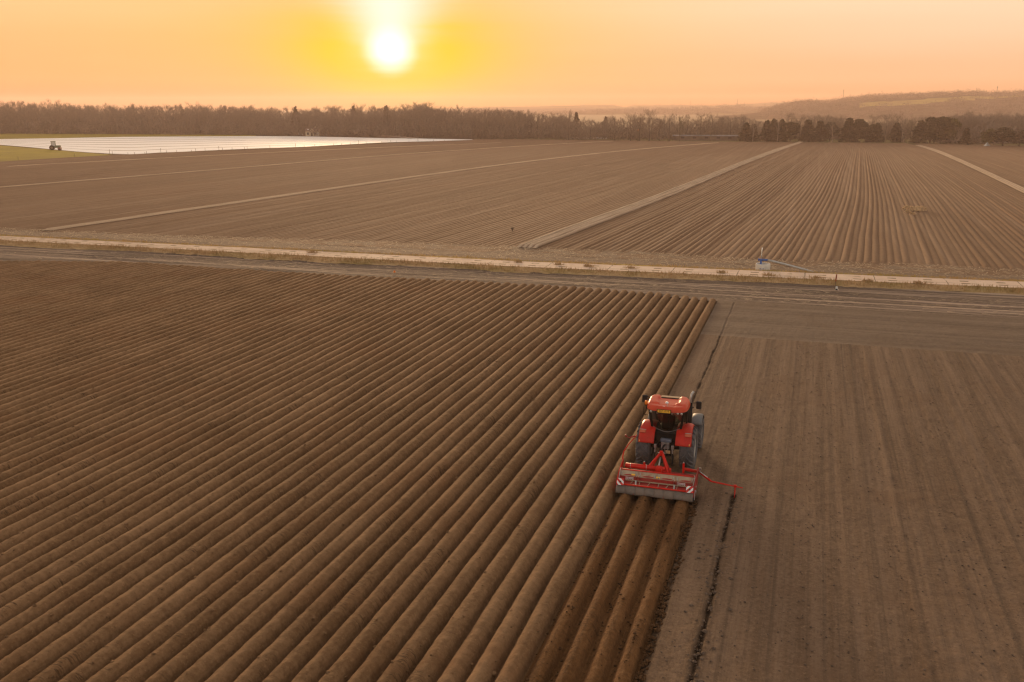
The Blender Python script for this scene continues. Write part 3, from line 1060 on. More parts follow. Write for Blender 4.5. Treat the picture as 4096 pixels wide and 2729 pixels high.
GE = 'dark evergreens along the far edge of the field'
EV = [  # kind, x, base, top, width m, label
    ('conifer', 2982, 566, 494, 6.6, 'broad dark evergreen at the right end of the long low shed'),
    ('conifer', 3012, 566, 500, 5.2, 'dark evergreen overlapping the broad one beside the shed'),
    ('conifer', 3064, 567, 485, 5.8, 'dark evergreen with a forked tip left of the thin white birch'),
    ('conifer', 3093, 567, 480, 6.6, 'tall dark evergreen directly left of the thin white birch trunk'),
    ('conifer', 3123, 567, 481, 5.6, 'dark evergreen directly right of the thin white birch trunk'),
    ('pine', 3160, 567, 496, 8.0, 'round shouldered evergreen between birch and the end of the widest pale strip'),
    ('conifer', 3229, 568, 484, 7.6, 'broad pointed evergreen standing behind the end of the widest pale strip'),
    ('conifer', 3277, 568, 487, 6.8, 'pointed evergreen next right of the one behind the widest pale strip'),
    ('pine', 3318, 568, 497, 7.0, 'evergreen behind the forked pale birch'),
    ('conifer', 3391, 569, 476, 8.2, 'tallest dark evergreen in the middle of the field end'),
    ('pine', 3430, 569, 485, 7.0, 'tall evergreen touching the tallest one on its right'),
    ('pine', 3462, 570, 508, 7.6, 'low spreading dark evergreen right of the two tallest'),
    ('conifer', 3486, 570, 500, 5.0, 'slim dark evergreen beside a thin white trunk'),
    ('conifer', 3507, 570, 495, 5.4, 'dark evergreen touching a thin white trunk on its right'),
    ('conifer', 3583, 570, 495, 6.4, 'lone cone shaped evergreen between pale bare trees'),
    ('conifer', 3677, 573, 486, 7.4, 'dark evergreen left of the top end of the curving pale strip'),
    ('pine', 3719, 573, 478, 7.6, 'evergreen with its crown held high above the curving pale strip'),
    ('pine', 3760, 575, 477, 9.0, 'biggest round evergreen right of the curving pale strip'),
    ('yellow', 3800, 575, 484, 6.6, 'yellowish evergreen at the right of the biggest round one'),
    ('pine', 3735, 574, 515, 8.0, 'low dark evergreen under the biggest round one'),
    ('conifer', 3861, 578, 515, 5.0, 'short pointed evergreen alone before the right bare wood'),
    ('yellow', 3955, 584, 522, 5.2, 'yellow green pine over the small white tent'),
    ('pine', 4010, 585, 517, 8.6, 'broad dark pine with a yellow top near the right edge'),
    ('rust', 4076, 586, 526, 6.0, 'rusty brown evergreen at the right edge of the picture'),
]
for kd, x, b0, t0, w_, lb in EV:
    tree(kd, x, b0, t0, w_ * 1.15, 'evergreen_tree', lb, 'tree', GE)
GB = 'birches with pale trunks at the end of the field'
for x, b0, t0, w_, lb in [
    (3011, 567, 490, 3.0, 'thin pale trunked birch before the evergreens right of the shed'),
    (3109, 568, 486, 2.6, 'straight white birch trunk between two tall dark evergreens'),
    (3328, 571, 490, 4.2, 'forked pale birch standing forward in the field end'),
    (3514, 569, 488, 3.4, 'white trunk right of a pair of slim evergreens'),
    (3540, 569, 470, 4.0, 'leaning pale trunk under a wide bare crown'),
    (3607, 571, 486, 3.6, 'pale birch right of the lone cone shaped evergreen'),
    (3614, 571, 480, 3.2, 'second birch of the close pair right of the cone evergreen'),
    (3707, 574, 492, 3.0, 'pale trunk between the dark evergreen and the high crowned one'),
    (3816, 575, 480, 3.6, 'pale trunk at the left end of the right bare wood'),
]:
    tree('birch', x, b0, t0, w_, 'birch_tree', lb, 'tree', GB)
GT = 'bare trees standing out along the far wood edge'
for kd, x, b0, t0, w_, lb in [
    ('pale', 2596, 565, 450, 7.6, 'tallest bare tree with pale branches left of the low shed'),
    ('bare', 2522, 564, 466, 7.0, 'bare tree left of the pole with the sunlit orange top'),
    ('bare', 2556, 564, 468, 7.4, 'dense round bare tree just right of the pole with the sunlit orange top'),
    ('bare', 2636, 565, 484, 6.0, 'small dark bare tree right of the tallest pale one'),
    ('pale', 2676, 566, 466, 7.6, 'pale bare tree at the left end of the low shed'),
    ('olive', 2718, 566, 476, 4.6, 'slim olive tree behind the left part of the shed roof'),
    ('bare', 2748, 560, 470, 6.4, 'bare tree behind the shed next right of the slim olive one'),
    ('bare', 2800, 560, 466, 9.2, 'widest bare crown behind the middle of the shed'),
    ('pale', 2846, 560, 468, 7.0, 'pale bare tree behind the dark pole'),
    ('bare', 2884, 560, 473, 6.8, 'bare tree behind the shed right of the dark pole'),
    ('pale', 2922, 560, 474, 6.8, 'bare tree behind the right half of the shed'),
    ('pale', 2966, 560, 470, 7.2, 'bare crown above the right end of the shed'),
    ('bare', 3150, 562, 464, 8.0, 'high bare crown rising behind the dark evergreens'),
    ('bare', 3195, 562, 470, 7.0, 'bare crown rising behind the round shouldered evergreen'),
    ('pale', 3250, 562, 472, 7.6, 'bare crown between two pointed evergreens'),
    ('bare', 3483, 563, 472, 8.0, 'bare crown rising above the slim evergreens'),
    ('pale', 3543, 563, 465, 7.0, 'tall pale bare crown over the leaning white trunk'),
    ('bare', 3580, 563, 467, 7.4, 'bare crown behind the lone cone shaped evergreen'),
    ('olive', 3640, 566, 490, 6.0, 'low olive tree between birch pair and dark evergreen'),
    ('bare', 2274, 561, 455, 3.6, 'thin bare tree with a high top above the middle wood'),
    ('pale', 2360, 561, 486, 6.5, 'bare tree in front of the middle wood'),
    ('bare', 2460, 563, 475, 6.5, 'bare tree at the right end of the middle wood'),
]:
    tree(kd, x, b0, t0, w_, 'bare_tree', lb, 'tree', GT)
GS = 'conifer tips rising over the far woods'
for x, t0, w_, D_, lb in [
    (1187, 425, 10.5, 540, 'spruce tip on the skyline above the farmhouse'),
    (1418, 422, 10, 545, 'spruce tip on the skyline left below the sun'),
    (1548, 422, 11, 545, 'broad spruce tip on the skyline straight below the sun'),
    (2304, 448, 8.5, 505, 'dark spruce tip beside the thin bare tree over the middle wood'),
    (2422, 466, 8, 500, 'small spruce tip at the right of the middle wood'),
]:
    tree('spruce', x, 545, t0, w_, 'spruce_tree', lb, 'tree', GS, D=D_)
tree('bare', 1689, 545, 419, 14.0, 'bare_tree', 'wide domed bare crown on the skyline right of the sun', 'tree', D=545)


# far woods that read as one mass
def rot_z(V, a):
    c, s = math.cos(a), math.sin(a)
    return np.stack([V[:, 0] * c - V[:, 1] * s, V[:, 0] * s + V[:, 1] * c, V[:, 2]], 1)


WP = []
for q in range(7):
    tr, cr = bare_tree(rs, 11.0, 5.6, 7, 420, 0.12, 0.034)
    WP.append(join([tr, cr]))
SHRUB = []
for q in range(4):
    n_ = 150
    P = rs.normal(0, 1.0, (n_, 3)) * np.array([1.5, 1.5, 1.0]) + np.array([0, 0, 1.6])
    P[:, 2] = np.abs(P[:, 2])
    Dv = rs.normal(0, 0.5, (n_, 3)) + np.array([0, 0, 0.9])
    Dv /= np.linalg.norm(Dv, axis=1)[:, None]
    SHRUB.append(slivers(P, Dv, 0.5 + rs.rand(n_) * 0.7, np.full(n_, 0.11), rs))


def wood(name, pts, mat, label, hv=0.10, shrubs=True):
    """pts: list of (x, y, z, height)"""
    acc = []
    for i, (x, y, z, h) in enumerate(pts):
        V, F = WP[i % 7]
        s = h / 11.0
        w_ = s * (0.85 + 0.5 * rs.rand())
        acc.append((rot_z(V * np.array([w_, w_, s * (1 + hv * rs.randn() * 0.6)]), rs.rand() * 6.28) + np.array([x, y, z]), F))
        if shrubs:
            V, F = SHRUB[i % 4]
            k = h / 11.0 * (0.9 + 0.8 * rs.rand())
            acc.append((rot_z(V * np.array([k * 1.3, k * 1.3, k * 1.25]), rs.rand() * 6.28) + np.array([x + rs.normal(0, 2), y + rs.normal(0, 2), z]), F))
    V, F = join(acc)
    return tag(mesh_np(name, V, F, mat, False), label, 'wood', kind='stuff')


TOPL = [(-500, 422), (0, 420), (300, 424), (420, 430), (640, 428), (780, 430), (1000, 436), (1250, 440), (1550, 436), (1700, 430), (1800, 442), (2040, 446), (2110, 456), (2200, 464), (2260, 468)]
BASEL = [(-500, 536), (0, 536), (500, 538), (1024, 542), (1550, 549), (1900, 557), (2300, 561), (2700, 563)]
pts = []
for i in range(980):
    a = -420 + 2700 * rs.rand()
    dep = rs.rand() ** 1.4 * 85
    b0 = interp(BASEL, a)
    D0 = gp(a, b0, 0.1) @ _FH
    P = dp(a, b0, D0 + 3 + dep)
    h = dp(a, interp(TOPL, a) + 5 + rs.normal(0, 4.0), D0 + 40)[2] * (0.97 + 0.08 * rs.rand())
    if dep < 12:
        h *= 0.86
    pts.append((P[0], P[1], 0.05, h))
wood('left_wood', pts, M_twig, 'long hazy brown leafless wood closing the fields at left')
pts = []
for i in range(300):
    a = 2260 + 1560 * rs.rand()
    D0 = gp(a, 566, 0.1) @ _FH
    D1 = D0 + 18 + 45 * rs.rand()
    P = dp(a, 566, D1)
    h = dp(a, 482 + 8 * math.sin(a / 60.0) + rs.normal(0, 4), D1)[2]
    pts.append((P[0], P[1], 0.05, max(h, 4)))
wood('middle_wood', pts, M_twig, 'bare brown wood behind the evergreens and shed')
pts = []
for i in range(330):
    a = 3800 + 700 * rs.rand()
    D0 = gp(a, 577, 0.1) @ _FH
    D1 = D0 + 4 + 45 * rs.rand()
    P = dp(a, 577, D1)
    h = dp(a, 470 + rs.normal(0, 4), D1)[2]
    pts.append((P[0], P[1], 0.05, h))
wood('right_wood', pts, M_twig2, 'pale leafless wood of thin trunks at the right edge')

# scattered woods on the hills
acc = []
for i in range(1500):
    if i < 900:
        a = 3060 + 1500 * rs.rand()
        D1 = 1250 + 420 * 0.75 * (1 if i < 420 else rs.rand())
        t_ = (D1 - 1250) / 420
        if 3440 < a < 3900 and 0.30 + (a - 3450) / 4000 < t_ < 0.48 + (a - 3450) / 4000:
            continue
        sky = HN
        base_ = 1250
        dpth = 420
        s = 5.0 + 5 * rs.rand()
    else:
        a = 1700 + 1500 * rs.rand()
        sky, base_, dpth = (HM, 2000, 500) if i < 1350 else (HF, 3000, 700)
        D1 = base_ + dpth * 0.75 * (rs.rand() if i < 1350 else 1)
        s = (6 + 6 * rs.rand()) if i < 1350 else 4 + 3 * rs.rand()
    t_ = (D1 - base_) / dpth
    top = dp(a, interp(sky, a), base_ + dpth * 0.75)[2]
    P = dp(a, 428, D1)
    P[2] = -0.3 + (top + .3) * math.sin(min(t_ / 0.75, 1) * math.pi / 2) ** 1.15 - 1.0
    V, F = SHRUB[i % 4]
    acc.append((rot_z(V[:240] * np.array([s * 0.42, s * 0.42, s * 0.24]), rs.rand() * 6.28) + P, F[:60]))
V, F = join(acc)
tag(mesh_np('hill_woods', V, F, M_twig, False), 'hazy patches of bare wood scattered over the hills', 'wood', kind='stuff')

# ------------------------------------------------------------------ machine building helpers
class MB:
    def __init__(s):
        s.V, s.F = [], []

    def add(s, V, F):
        o = len(s.V)
        s.V += [tuple(map(float, v)) for v in V]
        s.F += [tuple(int(i) + o for i in f) for f in F]
        return s

    def box(s, c, size, rx=0, ry=0, rz=0, taper=1.0):
        M = Matrix.Rotation(rz, 3, 'Z') @ Matrix.Rotation(ry, 3, 'Y') @ Matrix.Rotation(rx, 3, 'X')
        V = []
        for k in (-1, 1):
            tp = taper if k > 0 else 1.0
            for i, j in ((-1, -1), (1, -1), (1, 1), (-1, 1)):
                p_ = M @ Vector((i * size[0] / 2 * tp, j * size[1] / 2 * tp, k * size[2] / 2))
                V.append((c[0] + p_.x, c[1] + p_.y, c[2] + p_.z))
        return s.add(V, [(0, 3, 2, 1), (4, 5, 6, 7), (0, 1, 5, 4), (1, 2, 6, 5), (2, 3, 7, 6), (3, 0, 4, 7)])

    def tube(s, path, r, k=10, cap=True):
        r = r if hasattr(r, '__len__') else [r] * len(path)
        V, F = tube(path, r, k)
        n = len(path)
        F = [tuple(f) for f in F]
        if cap:
            F.append(tuple(range(k - 1, -1, -1)))
            F.append(tuple((n - 1) * k + j for j in range(k)))
        return s.add(V, F)

    def bar(s, a, b, w, h):
        """rectangular bar from a to b"""
        a, b = Vector(a), Vector(b)
        d_ = (b - a).normalized()
        up = Vector((0, 0, 1)) if abs(d_.z) < 0.9 else Vector((0, 1, 0))
        sx = d_.cross(up).normalized() * w / 2
        sz = sx.cross(d_).normalized() * h / 2
        V = []
        for p_ in (a, b):
            V += [p_ - sx - sz, p_ + sx - sz, p_ + sx + sz, p_ - sx + sz]
        return s.add(V, [(0, 1, 2, 3), (7, 6, 5, 4), (0, 4, 5, 1), (1, 5, 6, 2), (2, 6, 7, 3), (3, 7, 4, 0)])

    def prism(s, poly, x0, x1):
        """polygon given in (y, z), extruded along x"""
        n = len(poly)
        V = [(x0, y, z) for y, z in poly] + [(x1, y, z) for y, z in poly]
        F = [tuple(range(n - 1, -1, -1)), tuple(range(n, 2 * n))]
        F += [(i, (i + 1) % n, n + (i + 1) % n, n + i) for i in range(n)]
        return s.add(V, F)

    def lathe_x(s, prof, cx, cy, cz, n=40, a0=0.0, a1=2 * math.pi, close=True):
        """profile (x, r) turned about an axis parallel to x"""
        full = abs(a1 - a0 - 2 * math.pi) < 1e-6
        m_ = n if full else n + 1
        V = []
        for i in range(m_):
            an = a0 + (a1 - a0) * i / n
            for x, r in prof:
                V.append((cx + x, cy - r * math.cos(an), cz + r * math.sin(an)))
        k = len(prof)
        F = []
        for i in range(n):
            j = (i + 1) % m_
            for q in range(k - 1):
                F.append((i * k + q, i * k + q + 1, j * k + q + 1, j * k + q))
        return s.add(V, F)

    def ball(s, c, r, n=10, m_=6, half=False):
        V, F = [], []
        r = r if hasattr(r, '__len__') else (r, r, r)
        for i in range(m_ + 1):
            th_ = (math.pi / 2 if half else math.pi) * i / m_
            for j in range(n):
                ph = 2 * math.pi * j / n
                V.append((c[0] + r[0] * math.sin(th_) * math.cos(ph), c[1] + r[1] * math.sin(th_) * math.sin(ph), c[2] + r[2] * math.cos(th_)))
        for i in range(m_):
            for j in range(n):
                F.append((i * n + j, (i + 1) * n + j, (i + 1) * n + (j + 1) % n, i * n + (j + 1) % n))
        return s.add(V, F)

    def obj(s, name, mat, parent, bevel=0.0, smooth=False, solid=0.0, label=None):
        o = mesh_np(name, s.V, [list(f) for f in s.F], mat, smooth)
        o.parent = parent
        if solid:
            md = o.modifiers.new('thickness', 'SOLIDIFY')
            md.thickness = solid
            md.offset = 0
        if bevel:
            md = o.modifiers.new('bevel', 'BEVEL')
            md.width = bevel
            md.segments = 2
            md.limit_method = 'ANGLE'
            md.angle_limit = math.radians(35)
        if label:
            o['label'] = label
        return o


def text(name, body, size, mat, parent, loc, rot, extrude=0.002, align='CENTER'):
    cu = bpy.data.curves.new(name, 'FONT')
    cu.body = body
    cu.size = size
    cu.extrude = extrude
    cu.align_x = align
    cu.align_y = 'CENTER'
    o = bpy.data.objects.new(name, cu)
    COL.objects.link(o)
    dg = bpy.context.evaluated_depsgraph_get()
    me = bpy.data.meshes.new_from_object(o.evaluated_get(dg))
    bpy.data.objects.remove(o)
    me.materials.clear()
    me.materials.append(mat)
    o = bpy.data.objects.new(name, me)
    COL.objects.link(o)
    o.location = loc
    o.rotation_euler = rot
    o.parent = parent
    return o


P_red = plain('tractor_red', (0.47, 0.016, 0.007), 0.38, 0, 0.25, 0.12, 3, 0.18, (0.24, 0.09, 0.05))
P_roof = plain('roof_red_sunlit', (0.55, 0.050, 0.014), 0.38, 0, 0.28, 0.08, 3, 0.16, (0.34, 0.11, 0.05))  # tractor red made lighter and more orange, sunlight painted into the roof
P_scar = plain('implement_red', (0.54, 0.012, 0.004), 0.42, 0, 0.22, 0.15, 4, 0.18, (0.24, 0.10, 0.06))
P_dred = plain('dull_red', (0.29, 0.014, 0.011), 0.5, 0, 0.3, 0.2, 4, 0.32, (0.20, 0.12, 0.08))
P_black = plain('black_plastic', (0.006, 0.006, 0.006), 0.55, 0, 0.15, 0.2, 5, 0.15, (0.04, 0.03, 0.02))
P_dark = plain('greasy_metal', (0.010, 0.0095, 0.009), 0.5, 0.2, 0.3, 0.4, 6, 0.25, (0.04, 0.03, 0.022))
P_rub = plain('tyre_rubber', (0.090, 0.088, 0.092), 0.8, 0, 0.3, 0.25, 5, 0.55, (0.150, 0.125, 0.105))
P_rim = plain('rim_paint', (0.42, 0.40, 0.36), 0.45, 0.2, 0.5, 0.1, 5, 0.5, (0.2, 0.15, 0.1))
P_steel = plain('worn_steel', (0.40, 0.38, 0.36), 0.38, 0.8, 0.5, 0.2, 9, 0.3, (0.2, 0.15, 0.1))
P_flap = plain('dusty_steel', (0.150, 0.118, 0.095), 0.6, 0.1, 0.4, 0.25, 2.5, 0.6, (0.17, 0.115, 0.08))
P_dust = plain('dusty_panel', (0.36, 0.27, 0.18), 0.7, 0, 0.3, 0.12, 3, 0.75, (0.30, 0.06, 0.035))
P_white = plain('white_paint', (0.80, 0.79, 0.77), 0.4, 0, 0.5, 0.05, 6, 0.15)
P_yel = plain('yellow_sheet', (0.80, 0.42, 0.02), 0.4, 0, 0.5)
P_org = plain('orange_lens', (0.85, 0.22, 0.015), 0.2, 0, 0.6)
P_lens = plain('amber_lens', (0.50, 0.10, 0.035), 0.18, 0, 0.6)
P_grey = plain('grey_plastic', (0.115, 0.118, 0.122), 0.55, 0, 0.4, 0.1, 4, 0.4, (0.17, 0.13, 0.1))
P_tan = plain('tan_hatch', (0.55, 0.36, 0.20), 0.5, 0, 0.4, 0.1)
P_lamp = plain('lamp_glass', (0.55, 0.53, 0.48), 0.15, 0.3, 0.6)
P_mirror = plain('mirror_back', (0.016, 0.016, 0.016), 0.35, 0, 0.5)

m, g, b = base_mat('tinted_glass')
nt = m.node_tree
tr_ = g.node('ShaderNodeBsdfTransparent')
tr_.inputs[0].default_value = (0.42, 0.43, 0.39, 1)
gl_ = g.node('ShaderNodeBsdfGlossy')
gl_.inputs['Roughness'].default_value = 0.04
gl_.inputs['Color'].default_value = (0.9, 0.9, 0.9, 1)
fr = g.node('ShaderNodeFresnel')
fr.inputs['IOR'].default_value = 1.45
mx = g.node('ShaderNodeMixShader')
nt.links.new(fr.outputs[0], mx.inputs[0])
nt.links.new(tr_.outputs[0], mx.inputs[1])
nt.links.new(gl_.outputs[0], mx.inputs[2])
nt.links.new(mx.outputs[0], nt.nodes['Material Output'].inputs['Surface'])
P_glass = m

# ------------------------------------------------------------------ tractor
T = empty('tractor', (-5.20, 39.30, 0.085))
tag(T, 'red tractor with black cab and yellow number plate driving away along the ridges', 'tractor')


def wheel(name, cx, cy, R, W, rimr, nl, side):
    mb = MB()
    h = W / 2
    mb.lathe_x([(-h * .80, rimr), (-h, rimr + .05 * R), (-h * 1.02, R * .80), (-h * .92, R * .90), (-h * .6, R * .935), (0, R * .945),
                (h * .6, R * .935), (h * .92, R * .90), (h * 1.02, R * .80), (h, rimr + .05 * R), (h * .80, rimr)], cx, cy, R, 48)
    # chevron lugs
    for s in (-1, 1):
        for i in range(nl):
            a = 2 * math.pi * (i + (0.5 if s > 0 else 0)) / nl
            pts_ = []
            for q in np.linspace(0, 1, 6):
                x = s * (0.02 + q * (h * 0.99 - 0.02))
                sag = 0.0 if q < .75 else (q - .75) / .25
                ang = a - (q ** 0.85) * 0.36 * W / 0.62 / (R / 0.95)
                pts_.append((x, ang, R * (0.925 - 0.045 * sag), R * (1.0 - 0.065 * sag)))
            wa = 0.030 / R
            V = []
            for x, ang, r0, r1 in pts_:
                for dr, da in ((r0, -wa * 1.5), (r1, -wa), (r1, wa), (r0, wa * 1.5)):
                    V.append((cx + x, cy - dr * math.cos(ang + da), R + dr * math.sin(ang + da)))
            F = []
            for q in range(5):
                for e in range(3):
                    F.append((q * 4 + e, q * 4 + e + 1, q * 4 + e + 5, q * 4 + e + 4))
            F += [(0, 1, 2, 3), (23, 22, 21, 20)]
            mb.add(V, F)
    rim = MB()
    rim.lathe_x([(-h * .80, rimr * 1.01), (-h * .72, rimr * .92), (-h * .2, rimr * .88), (side * h * .15, rimr * .8), (side * h * .35, rimr * .45), (side * h * .60, rimr * .40),
                 (side * h * .66, rimr * .2), (side * h * .66, 0.0)], cx, cy, R, 32)
    rim.lathe_x([(h * .80, rimr * 1.01), (h * .72, rimr * .92), (h * .2, rimr * .88)], cx, cy, R, 32)
    for i in range(8):
        a = 2 * math.pi * i / 8
        rim.tube([(cx + side * h * .56, cy - rimr * .3 * math.cos(a), R + rimr * .3 * math.sin(a)), (cx + side * h * .70, cy - rimr * .3 * math.cos(a), R + rimr * .3 * math.sin(a))], 0.02, 6)
    w = rim.obj(name, P_rim, T, smooth=True)
    mb.obj('tyre', P_rub, w, smooth=False)
    return w


wheel('rear_wheel', -0.93, 0.0, 0.95, 0.62, 0.52, 20, -1)
wheel('rear_wheel', 0.93, 0.0, 0.95, 0.62, 0.52, 20, 1)
wheel('front_wheel', -0.98, 2.72, 0.73, 0.52, 0.38, 18, -1)
wheel('front_wheel', 0.98, 2.72, 0.73, 0.52, 0.38, 18, 1)

# chassis, axles, transmission
mb = MB()
mb.prism([(-0.52, 0.62), (-0.52, 1.12), (-0.30, 1.30), (0.9, 1.25), (3.25, 1.05), (3.25, 0.62), (1.2, 0.55)], -0.26, 0.26)
mb.tube([(-0.72, 0, 0.95), (0.72, 0, 0.95)], [0.16, 0.16], 12)
mb.tube([(-0.80, 2.72, 0.73), (0.80, 2.72, 0.73)], 0.11, 10)
mb.box((0, 3.35, 0.75), (0.7, 0.45, 0.5))
mb.box((-0.60, 1.35, 0.85), (0.5, 1.1, 0.5)).box((0.60, 1.35, 0.85), (0.5, 1.1, 0.5))
mb.obj('chassis', P_dark, T, 0.03)
# bonnet
mb = MB()
ny_, nx_ = 12, 9
V = []
for j in range(ny_):
    y = 1.0 + 2.45 * j / (ny_ - 1)
    zt = 1.98 - 0.24 * (j / (ny_ - 1)) ** 1.6 - (0.18 if j == ny_ - 1 else 0)
    for i in range(nx_):
        u_ = -1 + 2 * i / (nx_ - 1)
        V.append((0.43 * math.copysign(abs(u_) ** 0.7, u_) * (1 - .06 * j / ny_), y, 1.15 + (zt - 1.15) * (1 - abs(u_) ** 5)))
F = [(j * nx_ + i, j * nx_ + i + 1, (j + 1) * nx_ + i + 1, (j + 1) * nx_ + i) for j in range(ny_ - 1) for i in range(nx_ - 1)]
F.append(tuple((ny_ - 1) * nx_ + i for i in range(nx_)))
mb.add(V, F)
mb.obj('bonnet', P_red, T, smooth=True)

# cab
mb = MB()
RB, RT, FT, FB = (0.60, -0.40, 1.80), (0.74, -0.64, 2.80), (0.72, 0.62, 2.80), (0.58, 0.98, 1.62)
BB, BT = (0.78, 0.12, 1.60), (0.79, 0.05, 2.80)
for s in (-1, 1):
    q_ = lambda p_: (s * p_[0], p_[1], p_[2])
    mb.bar(q_(RB), q_(RT), 0.10, 0.08)
    mb.bar(q_(FB), q_(FT), 0.08, 0.08)
    mb.bar(q_(BB), q_(BT), 0.07, 0.09)
    mb.bar(q_(RT), q_(FT), 0.09, 0.09)
    mb.bar(q_(RB), q_(BB), 0.07, 0.10)
    mb.bar(q_(BB), q_(FB), 0.07, 0.10)
mb.bar((-0.74, -0.66, 2.76), (0.74, -0.66, 2.76), 0.08, 0.12)
mb.bar((-0.72, 0.62, 2.78), (0.72, 0.62, 2.78), 0.08, 0.10)
# lower body between the mudguards
mb.prism([(-0.40, 1.20), (-0.42, 1.62), (-0.38, 1.72), (0.98, 1.60), (0.98, 1.10), (0.2, 1.0)], -0.46, 0.46)
mb.prism([(0.15, 1.0), (0.15, 1.62), (0.98, 1.60), (0.98, 1.0)], -0.66, 0.66)
# side of mudguards to the cab
mb.obj('cab_frame', P_black, T, 0.012)
# rear window, bottom edge bowed
mb = MB()
top_, bot_ = [], []
for i in range(13):
    u_ = -1 + i / 6.0
    z_ = 1.72 + 0.20 * abs(u_) ** 1.6
    bot_.append((0.60 * u_, -0.42 - (z_ - 1.72) * 0.10 - 0.06 * (1 - u_ * u_), z_))
    top_.append((0.71 * u_, -0.67 - 0.05 * (1 - u_ * u_), 2.70))
mb.add(bot_ + top_, [(i, i + 1, 14 + i, 13 + i) for i in range(12)])
rw = mb.obj('rear_window', P_glass, T, smooth=True)
mb = MB()
mb.tube([(p_[0], p_[1] - 0.012, p_[2]) for p_ in bot_], 0.014, 6)
mb.obj('window_seal', plain('rubber_seal', (0.16, 0.15, 0.14), 0.35, 0.2), rw, smooth=True)
for s in (-1, 1):
    mb = MB()
    mb.add([(s * .625, -.36, 1.86), (s * .795, .10, 1.68), (s * .80, .05, 2.74), (s * .745, -.60, 2.74)], [(0, 1, 2, 3)])
    mb.add([(s * .795, .12, 1.68), (s * .60, .95, 1.70), (s * .735, .60, 2.74), (s * .80, .06, 2.74)], [(0, 1, 2, 3)])
    mb.obj('side_window', P_glass, T)
mb = MB()
mb.add([(-.57, .99, 1.66), (.57, .99, 1.66), (.70, .64, 2.74), (-.70, .64, 2.74)], [(0, 1, 2, 3)])
mb.obj('windscreen', P_glass, T)
# seat and dashboard seen through the glass
mb = MB()
mb.box((0, 0.02, 2.02), (0.50, 0.13, 0.66), rx=0.12).box((0, 0.05, 2.42), (0.28, 0.10, 0.18)).box((0, 0.25, 1.74), (0.5, 0.5, 0.14))
mb.box((0.42, 0.25, 1.88), (0.14, 0.5, 0.16))
mb.obj('seat', P_black, T, 0.04)
mb = MB()
mb.box((0, 0.82, 1.85), (0.4, 0.18, 0.4), rx=-0.3)
mb.tube([(0.18 * math.cos(a), 0.62 + 0.10 * math.sin(a), 2.06 + 0.15 * math.sin(a)) for a in np.linspace(0, 6.283, 17)], 0.016, 6, False)
mb.obj('steering_console', P_black, T, 0.02)

# roof: one moulded shell with raised front corners
mb = MB()
nx_, ny_ = 45, 39
V = []
for j in range(ny_):
    v_ = -1 + 2 * j / (ny_ - 1)
    for i in range(nx_):
        u_ = -1 + 2 * i / (nx_ - 1)
        # square -> rounded plan
        rr_ = (abs(u_) ** 4.5 + abs(v_) ** 4.5) ** (1 / 4.5)
        mxx = max(abs(u_), abs(v_), 1e-6)
        k = mxx / rr_ if rr_ > 0 else 1
        x = u_ * k * 0.90 * (1 - 0.05 * max(0, -v_))
        y = -0.08 + v_ * k * 0.76 + (-0.05 * (1 - u_ * u_) if v_ < -0.8 else 0)
        edge_ = min(1, (1 - mxx) / 0.16)
        z = 2.80 + 0.13 * math.sin(edge_ * math.pi / 2) ** 0.7
        lobe = 1 / (1 + math.exp(-(abs(u_) - 0.50 + 0.18 * max(0, -v_)) / 0.030)) * (1 / (1 + math.exp(-(v_ + 0.55) / 0.06)))
        z += 0.085 * lobe * min(1, edge_ * 1.4) * (0.55 + 0.45 * min(1, max(0, (v_ + .6) / 1.2)))
        # seams
        if abs(abs(u_) - 0.50 + 0.18 * max(0, -v_)) < 0.03 and mxx < 0.85:
            z -= 0.018
        if abs(v_ + 0.62) < 0.03 and mxx < 0.8:
            z -= 0.015
        z += 0.015 * (v_ + 1) - (0.03 if v_ < -0.92 else 0)
        V.append((x, y, z))
F = [(j * nx_ + i, j * nx_ + i + 1, (j + 1) * nx_ + i + 1, (j + 1) * nx_ + i) for j in range(ny_ - 1) for i in range(nx_ - 1)]
per = [i for i in range(nx_)] + [(j + 1) * nx_ - 1 for j in range(1, ny_)] + [(ny_ - 1) * nx_ + i for i in range(nx_ - 2, -1, -1)] + [j * nx_ for j in range(ny_ - 2, 0, -1)]
n0 = len(V)
for q in per:
    x, y, z = V[q]
    V.append((x * 0.985, -0.08 + (y + 0.08) * 0.985, 2.725))
np_ = len(per)
F += [(per[i], n0 + i, n0 + (i + 1) % np_, per[(i + 1) % np_]) for i in range(np_)]
F.append(tuple(n0 + i for i in range(np_)))
mb.add(V, F)
roof = mb.obj('roof', P_roof, T, smooth=True)
mb = MB()
mb.box((0.0, 0.50, 2.985), (0.80, 0.16, 0.035), rx=0.10)
mb.obj('roof_hatch', P_tan, roof, 0.012)
mb = MB()
mb.box((0.0, 0.375, 2.965), (0.78, 0.07, 0.02))
mb.obj('hatch_gap', P_black, roof)  # black bar stands in for the shade in the gap behind the hatch
mb = MB()
mb.ball((-0.04, -0.30, 2.965), (0.065, 0.065, 0.05), 14, 5, True)
mb.tube([(-0.04, -.30, 2.93), (-0.04, -.30, 2.97)], 0.072, 14)
mb.obj('antenna_dome', P_white, roof, smooth=True)
mb = MB()
mb.tube([(-0.03, -.34, 2.952), (0.0, -.5, 2.95), (0.05, -.72, 2.94), (0.16, -.80, 2.90), (0.30, -.855, 2.80)], 0.008, 5)
mb.obj('antenna_cable', P_steel, roof, smooth=True)
mb = MB()
mb.box((-0.10, -0.755, 2.925), (0.10, 0.05, 0.012), rx=0.5)
mb.obj('sticker', P_white, roof)
